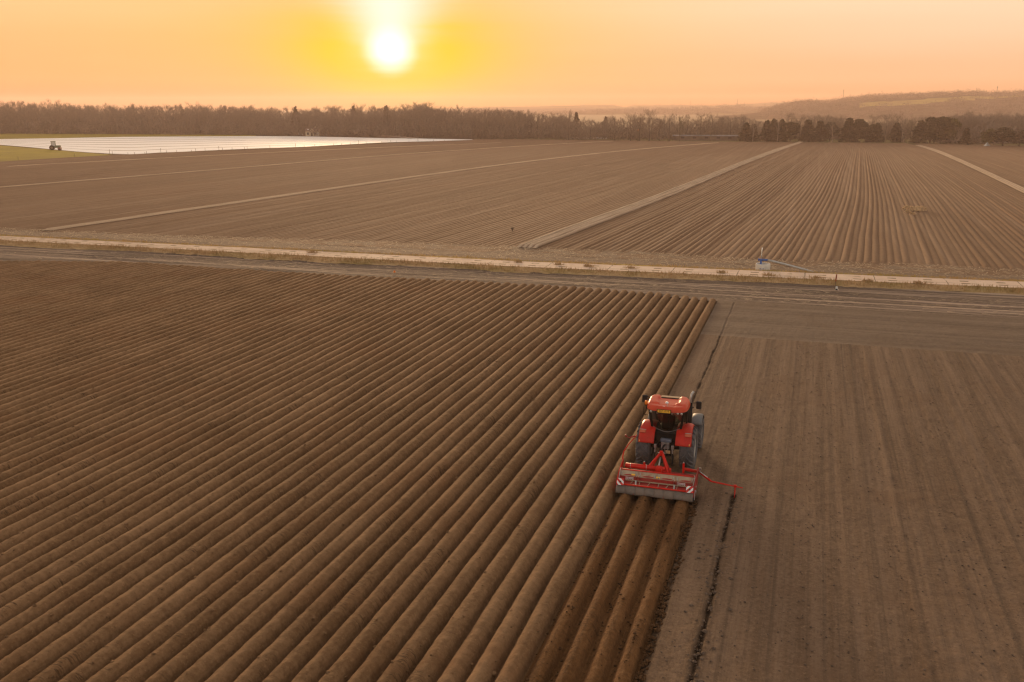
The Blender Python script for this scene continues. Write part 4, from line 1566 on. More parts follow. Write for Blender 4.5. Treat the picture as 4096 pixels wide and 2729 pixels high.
# number plate
mb = MB()
mb.box((-0.07, -0.905, 2.755), (0.60, 0.014, 0.155), rx=-0.12)
npl = mb.obj('number_plate', P_black, T, 0.004)
mb = MB()
mb.box((-0.07, -0.913, 2.755), (0.54, 0.010, 0.115), rx=-0.12)
mb.obj('plate_face', P_yel, npl)
text('lettering', 'S07 1719', 0.112, P_black, npl, (-0.07, -0.9205, 2.755), (math.pi / 2 - 0.12, 0, 0), 0.001)
# rear work lamps
for x in (-0.64, 0.50, 0.66):
    mb = MB()
    mb.tube([(x, -0.70, 2.685), (x, -0.80, 2.675)], [0.05, 0.06], 12)
    o = mb.obj('work_lamp', P_black, T, smooth=True)
    mb = MB()
    mb.tube([(x, -0.80, 2.675), (x, -0.815, 2.673)], [0.052, 0.048], 12)
    mb.obj('lens', P_lamp, o, smooth=True)
for x in (-0.38, 0.26):
    mb = MB()
    mb.tube([(x - .025, -.735, 2.66), (x - .025, -.74, 2.58), (x + .025, -.74, 2.58), (x + .025, -.735, 2.66)], 0.009, 6)
    mb.obj('window_hinge', P_steel, T, smooth=True)
# beacon
mb = MB()
mb.tube([(-0.86, -0.42, 2.62), (-0.90, -0.46, 2.78), (-0.90, -0.46, 2.84)], 0.016, 6)
mb.tube([(-0.90, -0.46, 2.83), (-0.90, -0.46, 2.86)], 0.07, 14)
o = mb.obj('beacon', P_black, T, smooth=True)
mb = MB()
mb.tube([(-0.90, -0.46, 2.86), (-0.90, -0.46, 3.0), (-0.90, -0.46, 3.035)], [0.066, 0.062, 0.035], 14)
mb.obj('orange_lens', P_org, o, smooth=True)
mb = MB()
mb.tube([(-0.80, -0.50, 2.40), (-0.98, -0.55, 2.45), (-0.98, -0.55, 2.78)], 0.013, 6)
mb.obj('grab_rail', P_black, T, smooth=True)
# mirrors
for s, yy_, zz_ in ((1, 0.86, 2.60), (-1, 0.95, 2.66)):
    mb = MB()
    mb.tube([(s * 0.76, 0.72, zz_ + .10), (s * 1.02, yy_, zz_ + .10), (s * 1.16, yy_ + .02, zz_ + .10)], 0.018, 6)
    mb.tube([(s * 0.76, 0.72, zz_ - .12), (s * 0.98, yy_, zz_ - .12)], 0.022, 6)
    o = mb.obj('mirror_arm', P_black, T, smooth=True)
    mb = MB()
    mb.box((s * 1.19, yy_ + 0.02, zz_), (0.24, 0.07, 0.36), rz=s * -0.2)
    mb.obj('mirror', P_mirror, o, 0.035)
# exhaust on the right front pillar
mb = MB()
mb.tube([(0.80, 1.12, 1.45), (0.80, 1.12, 1.70), (0.80, 1.12, 2.62)], [0.085, 0.095, 0.095], 14)
ex = mb.obj('exhaust', P_black, T, smooth=True)
mb = MB()
mb.tube([(0.80, 1.12, 2.60), (0.80, 1.12, 2.85), (0.83, 1.16, 2.98), (0.90, 1.24, 3.10)], [0.06, 0.06, 0.06, 0.058], 12, False)
mb.obj('exhaust_tip', P_steel, ex, smooth=True)

# mudguards
for s in (-1, 1):
    mb = MB()
    prof = [(0.46, 0.86), (0.46, 1.02), (0.50, 1.045), (0.80, 1.05), (1.00, 1.04), (1.08, 1.01), (1.125, 0.955)]
    V = []
    n_ = 26
    a0, a1 = math.radians(20), math.radians(142)
    for i in range(n_ + 1):
        an = a0 + (a1 - a0) * i / n_
        for x, r in prof:
            tuck = 1.0 - 0.05 * max(0, math.sin(an) - 0.6) * (x > 0.95)
            V.append((s * x * tuck, -0.985 * r * math.cos(an), 0.95 + 0.985 * r * math.sin(an)))
    k = len(prof)
    F = []
    for i in range(n_):
        for q in range(k - 1):
            f = (i * k + q, i * k + q + 1, (i + 1) * k + q + 1, (i + 1) * k + q)
            F.append(f if s < 0 else f[::-1])
    mb.add(V, F)
    fd = mb.obj('mudguard', P_red, T, smooth=True, solid=0.02)
    an = math.radians(47)
    c_ = (s * 0.97, -1.075 * math.cos(an), 0.95 + 1.075 * math.sin(an))
    mb = MB()
    mb.box(c_, (0.27, 0.06, 0.15), rx=-(math.pi / 2 - an))
    tl = mb.obj('tail_light', P_lens, fd, 0.02)
    mb = MB()
    top__ = 0.085
    mb.box((c_[0], c_[1] + top__ * math.cos(math.pi / 2 - an) * 0.75, c_[2] + top__ * math.sin(an) * 0.9), (0.28, 0.07, 0.022), rx=-(math.pi / 2 - an))
    mb.obj('light_rim', P_steel, tl, 0.006)
    an = math.radians(24)
    mb = MB()
    mb.box((s * 1.06, -1.055 * math.cos(an), 0.95 + 1.055 * math.sin(an)), (0.045, 0.012, 0.075))
    mb.obj('reflector', plain('pale_amber', (0.75, 0.45, 0.12), 0.3), fd, 0.004)
    # inner wall
    mb = MB()
    pl = [(-0.95 * math.cos(a), 0.95 + 0.98 * math.sin(a)) for a in np.linspace(a0 + .15, a1, 16)] + [(0.6, 1.1), (-0.5, 1.15)]
    mb.prism(pl, s * 0.445, s * 0.465)
    mb.obj('inner_panel', P_black, T)
    # front mudguard
    mb = MB()
    V = []
    for i in range(15):
        an = math.radians(42 + 100 * i / 14)
        for x, r in ((0.76, 0.80), (0.78, 0.84), (1.0, 0.865), (1.18, 0.85), (1.22, 0.80)):
            V.append((s * x, 2.72 - r * math.cos(an), 0.73 + r * math.sin(an)))
    F = []
    for i in range(14):
        for q in range(4):
            f = (i * 5 + q, i * 5 + q + 1, (i + 1) * 5 + q + 1, (i + 1) * 5 + q)
            F.append(f if s < 0 else f[::-1])
    mb.add(V, F)
    mb.obj('front_mudguard', P_grey, T, smooth=True, solid=0.02)

# rear hydraulics and linkage
mb = MB()
mb.box((0.02, -0.56, 1.36), (0.46, 0.16, 0.14)).box((-0.08, -0.62, 1.38), (0.20, 0.10, 0.12)).box((0.14, -0.62, 1.36), (0.22, 0.10, 0.11))
mb.obj('spool_valves', plain('blue_grey_plastic', (0.13, 0.15, 0.19), 0.4, 0, 0.5, 0.2), T, 0.015)
mb = MB()
mb.box((0.0, -0.58, 1.14), (0.34, 0.14, 0.28))
for i in range(6):
    x = -0.13 + 0.052 * i
    mb.tube([(x, -0.64, 1.24), (x, -0.70, 1.235)], 0.018, 8)
    mb.tube([(x, -0.64, 1.08), (x, -0.69, 1.075)], 0.016, 8)
for x in (-0.10, 0.02, 0.12):
    mb.tube([(x, -.70, 1.235), (x * 1.2, -.85, 1.05), (x * .8, -1.1, 0.95), (0.05 + x * .3, -1.5, 1.15), (0.02, -1.95, 1.20)], 0.013, 6)
mb.obj('hydraulic_couplers', P_steel, T, 0.004)
for s in (-1, 1):
    mb = MB()
    mb.bar((s * 0.32, -0.40, 1.18), (s * 0.36, -0.98, 1.25), 0.07, 0.10)
    mb.tube([(s * 0.36, -0.98, 1.25), (s * 0.38, -1.05, 0.62)], [0.035, 0.03], 8)
    mb.bar((s * 0.33, -0.42, 0.62), (s * 0.44, -1.52, 0.62), 0.06, 0.09)
    la = mb.obj('lift_arm', P_dark, T, 0.008)
    mb = MB()
    mb.box((s * 0.365, -1.0, 1.22), (0.10, 0.11, 0.16)).tube([(s * 0.365, -1.02, 1.12), (s * 0.372, -1.03, 0.95)], 0.03, 8)
    mb.obj('clevis', P_steel, la, 0.01)
mb = MB()
mb.tube([(0, -0.50, 1.18), (0, -1.0, 1.26), (0, -1.95, 1.36)], [0.03, 0.045, 0.03], 10)
mb.obj('top_link', P_dark, T, smooth=True)
mb = MB()
mb.box((0.17, -0.95, 0.98), (0.20, 0.02, 0.16), rx=0.3)
mb.obj('shield_plate', P_tan, T, 0.006)
mb = MB()
mb.tube([(0, -0.5, 0.72), (0, -1.75, 0.78)], 0.05, 10)
mb.obj('drive_shaft', P_black, T, smooth=True)

# ------------------------------------------------------------------ ridge forming machine
I = empty('ridge_former', (-5.13, 36.0, 0.0))
tag(I, 'red four row ridge forming machine with grey rear plate hitched behind the tractor', 'farm implement')
HW = 1.53
# rear forming plate, a row of lapped sheets
for i in range(8):
    x0_, x1_ = -HW + i * 2 * HW / 8, -HW + (i + 1) * 2 * HW / 8
    mb = MB()
    lap = 0.006 * (i % 2)
    V = []
    for j, (y, z) in enumerate(((-0.42, 0.50), (-0.50, 0.44), (-0.58, 0.35), (-0.655, 0.225))):
        for q in range(5):
            t_ = q / 4
            V.append((x0_ - 0.012 + (x1_ - x0_ + 0.024) * t_, y - lap - 0.012 * math.sin(t_ * 3.14) * j / 3, z + (0.012 * math.sin(i * 2.1 + t_ * 3) if j == 3 else 0)))
    mb.add(V, [(j * 5 + q, j * 5 + q + 1, (j + 1) * 5 + q + 1, (j + 1) * 5 + q) for j in range(3) for q in range(4)])
    mb.obj('rear_plate', P_flap, I, smooth=True, solid=0.008)
for i in range(7):
    x = -HW + (i + 1) * 2 * HW / 8
    mb = MB()
    mb.bar((x, -0.432, 0.50), (x - (0.05 if i % 2 else 0), -0.672, 0.22), 0.016, 0.012)
    mb.obj('seam_strip', P_dred, I)
# ridge moulding bodies reaching down between the rows
for i in range(5):
    x = -1.5 + 0.75 * i
    mb = MB()
    mb.prism([(-0.40, 0.46), (-0.52, 0.20), (-0.45, 0.10), (0.35, 0.10), (0.45, 0.5)], x - 0.05, x + 0.05)
    mb.obj('furrow_share', P_dark, I, 0.01)
mb = MB()
mb.tube([(-HW - .02, -0.415, 0.525), (HW + .02, -0.415, 0.525)], 0.036, 10)
mb.obj('lower_bar', P_scar, I, smooth=True)
# pale rail and struts
mb = MB()
mb.bar((-1.24, -0.14, 0.615), (1.24, -0.14, 0.615), 0.03, 0.045)
rail = mb.obj('pale_rail', P_dust, I, 0.004)
mb = MB()
for i, x in enumerate((-0.92, -0.64, -0.22, 0.12, 0.52, 0.86)):
    dx = (0.09 if i % 2 == 0 else 0.0)
    mb = MB()
    mb.tube([(x - dx, -0.41, 0.54), (x, -0.14, 0.615)], 0.016, 6)
    mb.obj('strut', P_dust, rail, smooth=True)
# body: floor, lettered beam, dusty cover
mb = MB()
mb.prism([(-0.40, 0.50), (-0.12, 0.56), (-0.12, 0.48), (-0.40, 0.44)], -HW, HW)
mb.obj('lower_cover', P_dred, I, 0.004)
mb = MB()
mb.prism([(-0.10, 0.56), (-0.085, 0.735), (0.05, 0.75), (0.05, 0.56)], -HW + .01, HW - .01)
beam = mb.obj('lettered_beam', P_dred, I, 0.008)
for x in (-1.08, 1.00):
    mb = MB()
    mb.box((x, -0.099, 0.718), (0.33, 0.006, 0.016), rx=-0.08)
    o = mb.obj('white_bar', P_white, beam)
    text('lettering', 'GRIMME', 0.094, P_white, beam, (x, -0.104, 0.660), (math.pi / 2 - 0.085, 0, 0), 0.001)
for i in range(4):
    x0_ = -HW + .02 + i * (2 * HW - .04) / 4
    mb = MB()
    w_ = (2 * HW - .04) / 4 - 0.012
    V = []
    for j, (y, z) in enumerate(((-0.06, 0.752), (0.06, 0.80), (0.16, 0.855), (0.235, 0.885))):
        for q in range(6):
            V.append((x0_ + w_ * q / 5, y, z))
    mb.add(V, [(j * 6 + q, j * 6 + q + 1, (j + 1) * 6 + q + 1, (j + 1) * 6 + q) for j in range(3) for q in range(5)])
    cov = mb.obj('dusty_cover', P_dust if i != 2 else P_dust, I, solid=0.01)
    for x in (x0_ + 0.08, x0_ + w_ - 0.08):
        mb = MB()
        mb.box((x, 0.07, 0.825), (0.022, 0.16, 0.02), rx=0.45).box((x, -0.03, 0.785), (0.03, 0.03, 0.04))
        mb.obj('latch', P_steel, cov, 0.004)
    mb = MB()
    mb.add([(x0_ + w_ * .2, -0.035, 0.77), (x0_ + w_ * .35, 0.02, 0.793), (x0_ + w_ * .55, 0.045, 0.803), (x0_ + w_ * .8, 0.02, 0.793), (x0_ + w_ * .95, -0.035, 0.77)], [(0, 4, 3, 2, 1)])
    mb.obj('wiped_patch', P_dred, cov, solid=0.004)
for x, y, z in ((-0.95, 0.03, 0.80), (0.06, 0.01, 0.80)):
    mb = MB()
    mb.box((x, y, z), (0.15, 0.085, 0.006), rx=0.42)
    mb.obj('yellow_sticker', P_yel, I)
mb = MB()
mb.tube([(-HW, 0.255, 0.905), (HW, 0.255, 0.905)], 0.034, 10)
mb.obj('upper_bar', P_scar, I, smooth=True)
# rotor housing below
mb = MB()
mb.prism([(0.05, 0.30), (0.05, 0.72), (0.24, 0.85), (0.55, 0.80), (0.80, 0.55), (0.85, 0.25)], -HW + .02, HW - .02)
mb.obj('rotor_housing', P_dred, I, 0.01)
# main tube
mb = MB()
mb.tube([(-1.40, 0.66, 0.93), (-1.38, 0.66, 0.93), (0.25, 0.66, 0.93)], [0.08, 0.105, 0.105], 14)
mt = mb.obj('main_tube', P_scar, I, smooth=True)
for x in (-1.18, -0.52):
    mb = MB()
    mb.tube([(x - .012, 0.66, 0.93), (x + .012, 0.66, 0.93)], 0.109, 14)
    mb.obj('clamp_band', P_steel, mt, smooth=True)
mb = MB()
mb.box((0.0, 0.55, 0.86), (0.25, 0.28, 0.36)).tube([(0.12, 0.6, 0.84), (0.32, 0.6, 0.84)], 0.06, 10)
mb.box((0.0, 0.56, 1.05), (0.20, 0.22, 0.05))
mb.obj('gearbox', P_scar, I, 0.02)
mb = MB()
mb.bar((0.25, 0.60, 0.80), (HW, 0.60, 0.80), 0.12, 0.10)
mb.obj('cross_beam', P_dred, I, 0.01)
# headstock
mb = MB()
AP = (-0.02, 1.22, 1.40)
mb.bar((-0.42, 0.66, 0.98), (AP[0] - .04, AP[1], AP[2]), 0.07, 0.09)
mb.bar((0.38, 0.52, 0.82), (AP[0] + .05, AP[1], AP[2]), 0.09, 0.12)
mb.bar((0.44, 0.90, 0.70), (AP[0] + .05, AP[1] + .05, AP[2]), 0.05, 0.06)
mb.bar((-0.44, 0.95, 0.62), (AP[0] - .05, AP[1] + .05, AP[2]), 0.05, 0.06)
mb.box((AP[0], AP[1], AP[2]), (0.14, 0.12, 0.20))
mb.bar((-0.46, 1.05, 0.62), (0.46, 1.05, 0.62), 0.10, 0.10)
mb.box((0.46, 0.60, 0.88), (0.06, 0.16, 0.26), rx=0.2)
hd = mb.obj('headstock', P_scar, I, 0.01)
mb = MB()
mb.tube([(-0.02, 0.62, 1.02), (-0.02, 1.02, 1.28)], [0.035, 0.028], 8)
mb.tube([(-0.16, 1.2, 1.42), (0.12, 1.2, 1.42)], 0.02, 8)
mb.obj('top_link_cylinder', P_steel, hd, smooth=True)
# side plates
for s in (-1, 1):
    mb = MB()
    poly = [(-0.46, 0.30), (-0.44, 0.60), (0.10, 0.92), (0.84, 1.10), (0.98, 1.04), (0.98, 0.86), (0.72, 0.45), (0.1, 0.18)]
    mb.prism(poly, s * HW, s * (HW + 0.035))
    sp2 = mb.obj('side_plate', P_scar if s < 0 else P_dred, I, 0.006)
    mb = MB()
    mb.tube([(s * (HW - .06), -0.36, 0.62), (s * (HW - .03), -0.1, 0.80), (s * (HW - .02), 0.16, 0.95), (s * (HW - .07), 0.24, 0.97)], 0.013, 6)
    mb.obj('hose', P_steel, sp2, smooth=True)
    mb = MB()
    mb.tube([(s * (HW + .03), -0.20, 0.46), (s * (HW + .09), -0.20, 0.46)], 0.07, 12)
    mb.obj('side_bearing', P_steel if s > 0 else P_dark, sp2, 0.004)
    mb = MB()
    mb.tube([(s * (HW + .03), 0.0, 0.60), (s * (HW + .07), 0.0, 0.60)], 0.035, 10)
    mb.obj('bolt_head', P_steel if s > 0 else P_dark, sp2, 0.004)
    mb = MB()
    mb.tube([(s * (HW + .05), -0.42, 0.20), (s * (HW + .05), -0.36, 0.52)], 0.02, 8)
    mb.obj('adjuster_rod', P_steel if s > 0 else P_dark, sp2, 0.004)
# spring cylinders on the rear
for x in (-0.78, 0.76):
    mb = MB()
    mb.tube([(x, -0.30, 0.70), (x, -0.40, 0.50), (x, -0.41, 0.40)], [0.035, 0.035, 0.018], 10)
    o = mb.obj('spring_cylinder', P_steel, I, smooth=True)
    mb = MB()
    mb.bar((x - .05, -0.24, 0.74), (x - .05, -0.08, 0.70), 0.02, 0.10)
    mb.bar((x + .05, -0.24, 0.74), (x + .05, -0.08, 0.70), 0.02, 0.10)
    mb.box((x - .05, -0.24, 0.82), (0.02, 0.03, 0.10)).box((x + .05, -0.24, 0.82), (0.02, 0.03, 0.10))
    mb.obj('bracket', P_dred, o, 0.004)
# warning panels
P_wr = plain('signal_red', (0.62, 0.018, 0.012), 0.35, 0, 0.5)
for s in (-1, 1):
    cx_, y_, z_ = s * 1.385, -0.470, 0.645
    hs = 0.137
    mb = MB()
    mb.box((cx_, y_ + 0.008, z_), (2 * hs, 0.012, 2 * hs), rx=-0.25)
    wp = mb.obj('warning_panel', P_wr, I)
    for lo_, hi_ in ((-1.45, -0.62), (0.28, 1.10)):
        # stripe: lo < u + s*v < hi in panel coordinates
        poly = [(-1, -1), (1, -1), (1, 1), (-1, 1)]
        for sg, lim in ((1, lo_), (-1, hi_)):
            out = []
            for i in range(len(poly)):
                p_, q_ = poly[i], poly[(i + 1) % len(poly)]
                fp = sg * ((p_[0] - s * p_[1]) - lim * 1.0)
                fq = sg * ((q_[0] - s * q_[1]) - lim * 1.0)
                if fp >= 0:
                    out.append(p_)
                if fp * fq < 0:
                    t_ = fp / (fp - fq)
                    out.append((p_[0] + (q_[0] - p_[0]) * t_, p_[1] + (q_[1] - p_[1]) * t_))
            poly = out
        mb = MB()
        V = []
        for u_, v_ in poly:
            zz = v_ * hs
            V.append((cx_ + u_ * hs, y_ - 0.003 + math.sin(0.25) * zz, z_ + math.cos(0.25) * zz))
        mb.add(V, [tuple(range(len(V)))])
        mb.obj('white_stripe', P_white, wp)
    mb = MB()
    mb.tube([(cx_, y_ + .002, z_), (cx_, y_ - 0.014, z_ + .003)], 0.038, 14)
    mb.obj('reflector', plain('brown_reflector', (0.10, 0.03, 0.01), 0.3), wp, smooth=True)
# stands on the front beam
for x, h_ in ((-0.62, 0.20), (0.98, 0.34)):
    mb = MB()
    mb.box((x, 0.66, 0.90 + h_ / 2), (0.085, 0.05, h_ + .1))
    o = mb.obj('stand', P_scar, I, 0.015)
    mb = MB()
    mb.box((x, 0.66, 0.97 + h_), (0.05, 0.04, 0.05))
    mb.obj('stand_pin', P_steel, o, 0.008)
# marker arms
mb = MB()
mb.tube([(-HW - .02, 0.98, 0.95), (-HW - .06, 1.0, 1.12), (-HW - .02, 1.0, 1.38), (-1.36, 1.02, 1.72), (-1.10, 1.04, 2.06), (-1.04, 1.04, 2.16)], [.03, .026, .024, .022, .022, .02], 8)
ma = mb.obj('folded_marker_arm', P_scar, I, smooth=True)
mb = MB()
mb.tube([(-1.08, 1.04, 2.10), (-1.20, 1.03, 2.07), (-1.34, 1.02, 2.00), (-1.44, 1.02, 2.05)], [0.022, 0.035, 0.02, 0.02], 8)
mb.tube([(-1.44, 1.00, 2.04), (-1.50, 1.0, 2.12)], [0.03, 0.045], 8)
mb.obj('marker_tip', P_dred, ma, smooth=True)
mb = MB()
mb.bar((0.98, 0.95, 0.92), (HW + .06, 1.0, 0.86), 0.10, 0.10)
mb.tube([(HW + .05, 1.0, 0.86), (HW + .16, 0.94, 0.80), (2.08, 0.74, 0.62)], [0.045, 0.05, 0.045], 8)
mb.tube([(2.06, 0.75, 0.63), (2.12, 0.74, 0.60), (3.36, 0.75, 0.47)], [0.042, 0.038, 0.024], 8)
ma = mb.obj('marker_arm', P_scar, I, smooth=True)
mb = MB()
mb.tube([(HW + .07, 0.93, 0.90), (1.95, 0.82, 0.72)], 0.022, 8)
mb.box((HW + .08, 1.0, 0.98), (0.10, 0.07, 0.10))
mb.obj('marker_cylinder', P_steel, ma, smooth=False)
mb = MB()
mb.bar((3.06, 0.74, 0.54), (3.06, 0.73, 0.20), 0.05, 0.06)
mb.box((3.06, 0.74, 0.52), (0.12, 0.09, 0.09))
mb.lathe_x([(-0.012, 0.0), (-0.012, 0.15), (0.012, 0.15), (0.012, 0.0)], 3.06, 0.73, 0.14, 20)
mb.obj('marker_disc', P_scar, ma, 0.004)

# ------------------------------------------------------------------ things by the track
def ground_z(x, y):
    n_ = interp(ROADN, np.array([x]))[0]
    f_ = interp(ROADF, np.array([x]))[0]
    if y > f_:
        return 0.28 - 0.16 * min(1, (y - f_) / 1.5)
    if y > n_:
        return 0.30
    return max(0.08, 0.26 - 0.10 * (n_ - y))


P_conc = plain('ring_concrete', (0.66, 0.63, 0.57), 0.9, 0, 0.2, 0.1, 5, 0.25, (0.30, 0.24, 0.17))
P_blue = plain('blue_enamel', (0.020, 0.085, 0.30), 0.35, 0, 0.5, 0.1)
P_galv = plain('galvanised_pipe', (0.42, 0.42, 0.40), 0.42, 0.6, 0.5, 0.15, 3, 0.2)
P_rust = plain('rusty_orange', (0.30, 0.075, 0.025), 0.7, 0, 0.3, 0.3, 6)
P_wood = plain('weathered_wood', (0.16, 0.115, 0.075), 0.9, 0, 0.2, 0.2)
P_straw = plain('straw', (0.64, 0.46, 0.27), 0.8, 0, 0.2, 0.25, 3)
P_straw2 = plain('pale_straw', (0.58, 0.43, 0.27), 0.85, 0, 0.2, 0.3, 1.5)

W0 = gp(3051, 1080, 0.12)
ring = empty('concrete_ring', (W0[0], W0[1], 0.10))
tag(ring, 'pale concrete well ring standing beside the track', 'well ring')
mb = MB()
k = 32
prof = [(0.60, 0.0), (0.68, 0.0), (0.69, 0.60), (0.665, 0.635), (0.60, 0.635), (0.58, 0.60), (0.58, 0.05)]
V = [(r * math.cos(6.28318 * i / k), r * math.sin(6.28318 * i / k), z) for i in range(k) for r, z in prof]
F = [(i * 7 + q, ((i + 1) % k) * 7 + q, ((i + 1) % k) * 7 + (q + 1) % 7, i * 7 + (q + 1) % 7) for i in range(k) for q in range(7)]
mb.add(V, F)
mb.obj('ring_wall', P_conc, ring, 0.01, smooth=False)
mb = MB()
V, F = [], []
for i in range(9):
    a = -2.0 + 0.7 * i / 8
    for z in (0.17 + 0.02 * math.sin(i * 2.0), 0.26 + 0.03 * math.sin(i * 1.3)):
        V.append((0.692 * math.cos(a), 0.692 * math.sin(a), z))
F = [(2 * i, 2 * i + 2, 2 * i + 3, 2 * i + 1) for i in range(8)]
mb.add(V, F)
mb.obj('blue_stencil', plain('faded_blue', (0.36, 0.37, 0.42), 0.8, 0, 0.2, 0.5, 9), ring)
hy = empty('water_hydrant', (W0[0] - 0.22, W0[1] + 0.05, 0.10))
tag(hy, 'blue water hydrant with a tall thin rod rising out of the concrete ring', 'hydrant')
mb = MB()
mb.tube([(0, 0, 0.1), (0, 0, 1.0)], 0.10, 14)
mb.tube([(0, 0, 0.46), (0, 0, 0.52)], 0.19, 14)
mb.tube([(-0.24, 0, 0.98), (0.62, 0, 0.98)], 0.105, 14)
mb.tube([(-0.27, 0, 0.98), (-0.22, 0, 0.98)], 0.15, 14)
mb.obj('valve_body', P_blue, hy, smooth=True)
mb = MB()
mb.tube([(0.0, 0, 1.0), (0.03, 0, 1.75)], 0.035, 8)
mb.tube([(0.03, 0, 1.35), (0.16, 0.05, 1.33)], 0.02, 6)
mb.obj('rod', P_galv, hy, smooth=True)
mb = MB()
mb.tube([(0.03, 0, 1.75), (0.045, 0, 2.15)], 0.045, 8)
mb.obj('white_tip', P_white, hy, smooth=True)
E1 = gp(3268, 1094, 0.12)
mb = MB()
A1 = np.array([W0[0] - 0.22 + 0.62, W0[1] + 0.05, 1.08])
B1 = np.array([E1[0], E1[1], 0.13])
pth = [A1 + (B1 - A1) * t_ + np.array([0, 0, 0.04 * math.sin(t_ * 3.14)]) for t_ in np.linspace(0, 1, 12)]
mb.tube(pth, 0.105, 12)
o = mb.obj('irrigation_pipe', P_galv, None, smooth=True)
tag(o, 'grey metal pipe sloping from the blue hydrant down into the grass', 'pipe')

P0 = gp(3339, 1158, 0.15)
po = empty('marker_post', (P0[0], P0[1], 0.10))
tag(po, 'rusty orange post standing in the dry grass beside the track', 'post')
mb = MB()
mb.bar((0, 0, 0), (0.02, 0, 0.75), 0.05, 0.05)
mb.obj('post_foot', P_wood, po)
mb = MB()
mb.bar((0.02, 0, 0.75), (0.06, 0.0, 1.36), 0.11, 0.06)
mb.obj('orange_board', P_rust, po, 0.006)
P1 = gp(3346, 1158, 0.15)
pp = empty('pipe_stub', (P1[0], P1[1] - 0.05, 0.10))
pp.scale = (.7, .7, .7)
tag(pp, 'short white pipe stub at the foot of the orange post', 'pipe')
mb = MB()
mb.tube([(0, -0.12, 0.10), (0.0, 0.0, 0.2), (-0.02, 0.10, 0.42)], [0.16, 0.14, 0.12], 14, False)
mb.box((0, 0.0, 0.0), (0.55, 0.3, 0.08))
mb.obj('pipe', P_conc, pp, smooth=False)
mb = MB()
mb.tube([(0, -0.125, 0.095), (0, -0.115, 0.105)], 0.13, 14)
mb.obj('pipe_mouth', P_black, pp)  # black disc stands in for the shade inside the pipe


def straw_heap(name, px, py, r, h, label, seed):
    r, h = r * 1.0, h * 1.25
    q_ = np.random.RandomState(seed)
    P = gp(px, py, 0.15)
    n_ = 420
    th_ = q_.rand(n_) * 6.283
    ra = np.sqrt(q_.rand(n_))
    z = h * (1 - ra ** 2) * (0.55 + 0.45 * q_.rand(n_))
    pts_ = np.stack([np.cos(th_) * ra * r, np.sin(th_) * ra * r * .9, z + 0.05], 1)
    Dv = q_.normal(size=(n_, 3)) * np.array([1, 1, 0.5])
    Dv /= np.linalg.norm(Dv, axis=1)[:, None]
    V, F = slivers(pts_, Dv, 0.12 + 0.25 * q_.rand(n_), np.full(n_, 0.035), q_)
    mb = MB()
    mb.ball((0, 0, 0), (r * .9, r * .85, h * .85), 14, 6, True)
    V2 = np.array(mb.V)
    V2 = V2 + 0.1 * r * q_.normal(size=V2.shape)
    F2 = np.array([f for f in mb.F])
    Vj, Fj = join([(V, F), (V2, F2)])
    o = mesh_np(name, Vj, Fj, P_straw, False)
    o.location = P
    return tag(o, label, 'straw heap', 'straw heaps lying on the right part of the far field')


straw_heap('straw_heap', 3624, 839, 0.42, 0.50, 'leftmost of the four straw heaps on the far field', 1)
straw_heap('straw_heap', 3645, 841, 0.46, 0.46, 'second straw heap from the left in the row of four', 2)
straw_heap('straw_heap', 3668, 844, 0.60, 0.55, 'widest straw heap, third from the left in the row of four', 3)
straw_heap('straw_heap', 3689, 843, 0.42, 0.50, 'rightmost rounded straw heap in the row of four', 4)
straw_heap('straw_heap', 3633, 850, 0.30, 0.18, 'flat small straw heap before the left pair of heaps', 5)
straw_heap('straw_heap', 3649, 858, 0.20, 0.16, 'tiny pale straw heap nearest to the camera', 6)

# weeds in the track
for px, py, s in ((1250, 1011, 1.2), (2074, 1050, 1.0), (2233, 1059, .9), (2352, 1066, 1.2), (2526, 1073, 1.0), (2887, 1092, 1.0), (3076, 1102, 1.5), (3267, 1113, 1.1), (3471, 1125, 1.0), (3676, 1134, 1.1)):
    P = gp(px, py, 0.31)
    n_ = 90
    pts_ = RS.normal(0, 0.16 * s, (n_, 3)) * np.array([1.3, 1, 0])
    Dv = RS.normal(0, 0.6, (n_, 3)) + np.array([0, 0, 0.8])
    Dv[:, 2] = np.abs(Dv[:, 2])
    Dv /= np.linalg.norm(Dv, axis=1)[:, None]
    V, F = slivers(pts_, Dv, 0.12 + 0.2 * RS.rand(n_) * s, np.full(n_, 0.03), RS)
    o = mesh_np('weed_tuft', V, F, M_verge, False)
    o.location = P
    tag(o, 'small weed tuft growing in a joint of the concrete track', 'weed', 'weed tufts in the joints of the concrete track')

for nm, px, py, lb in (('dead_weed', 2050, 925, 'lone dark dead weed standing among the rows left of the widest pale strip'),):
    P = gp(px, py, 0.15)
    mb = MB()
    for i in range(9):
        a = i * 0.7
        mb.tube([(0, 0, 0), (0.10 * math.cos(a), 0.10 * math.sin(a), 0.3), (0.24 * math.cos(a), 0.22 * math.sin(a), 0.42 + 0.05 * (i % 4))], [.03, .03, .012], 4)
    o = mb.obj(nm, M_bark, None)
    o.location = P
    tag(o, lb, 'weed')
P = gp(1578, 1091, 0.1)
mb = MB()
mb.box((0, 0, 0.10), (0.24, 0.16, 0.16), rz=.4)
mb.tube([(0, 0, .18), (0, 0, .26)], .05, 8)
o = mb.obj('glint_block', plain('glint_orange', (0.80, 0.20, 0.02), 0.6, 0, 0.2), None, 0.02)  # orange block added in place of a small glint on the ground
o.scale = (.8, .8, .8)
o.location = P
tag(o, 'block added for a small bright orange canister lying on the dark strip at the ridge ends', 'glint')

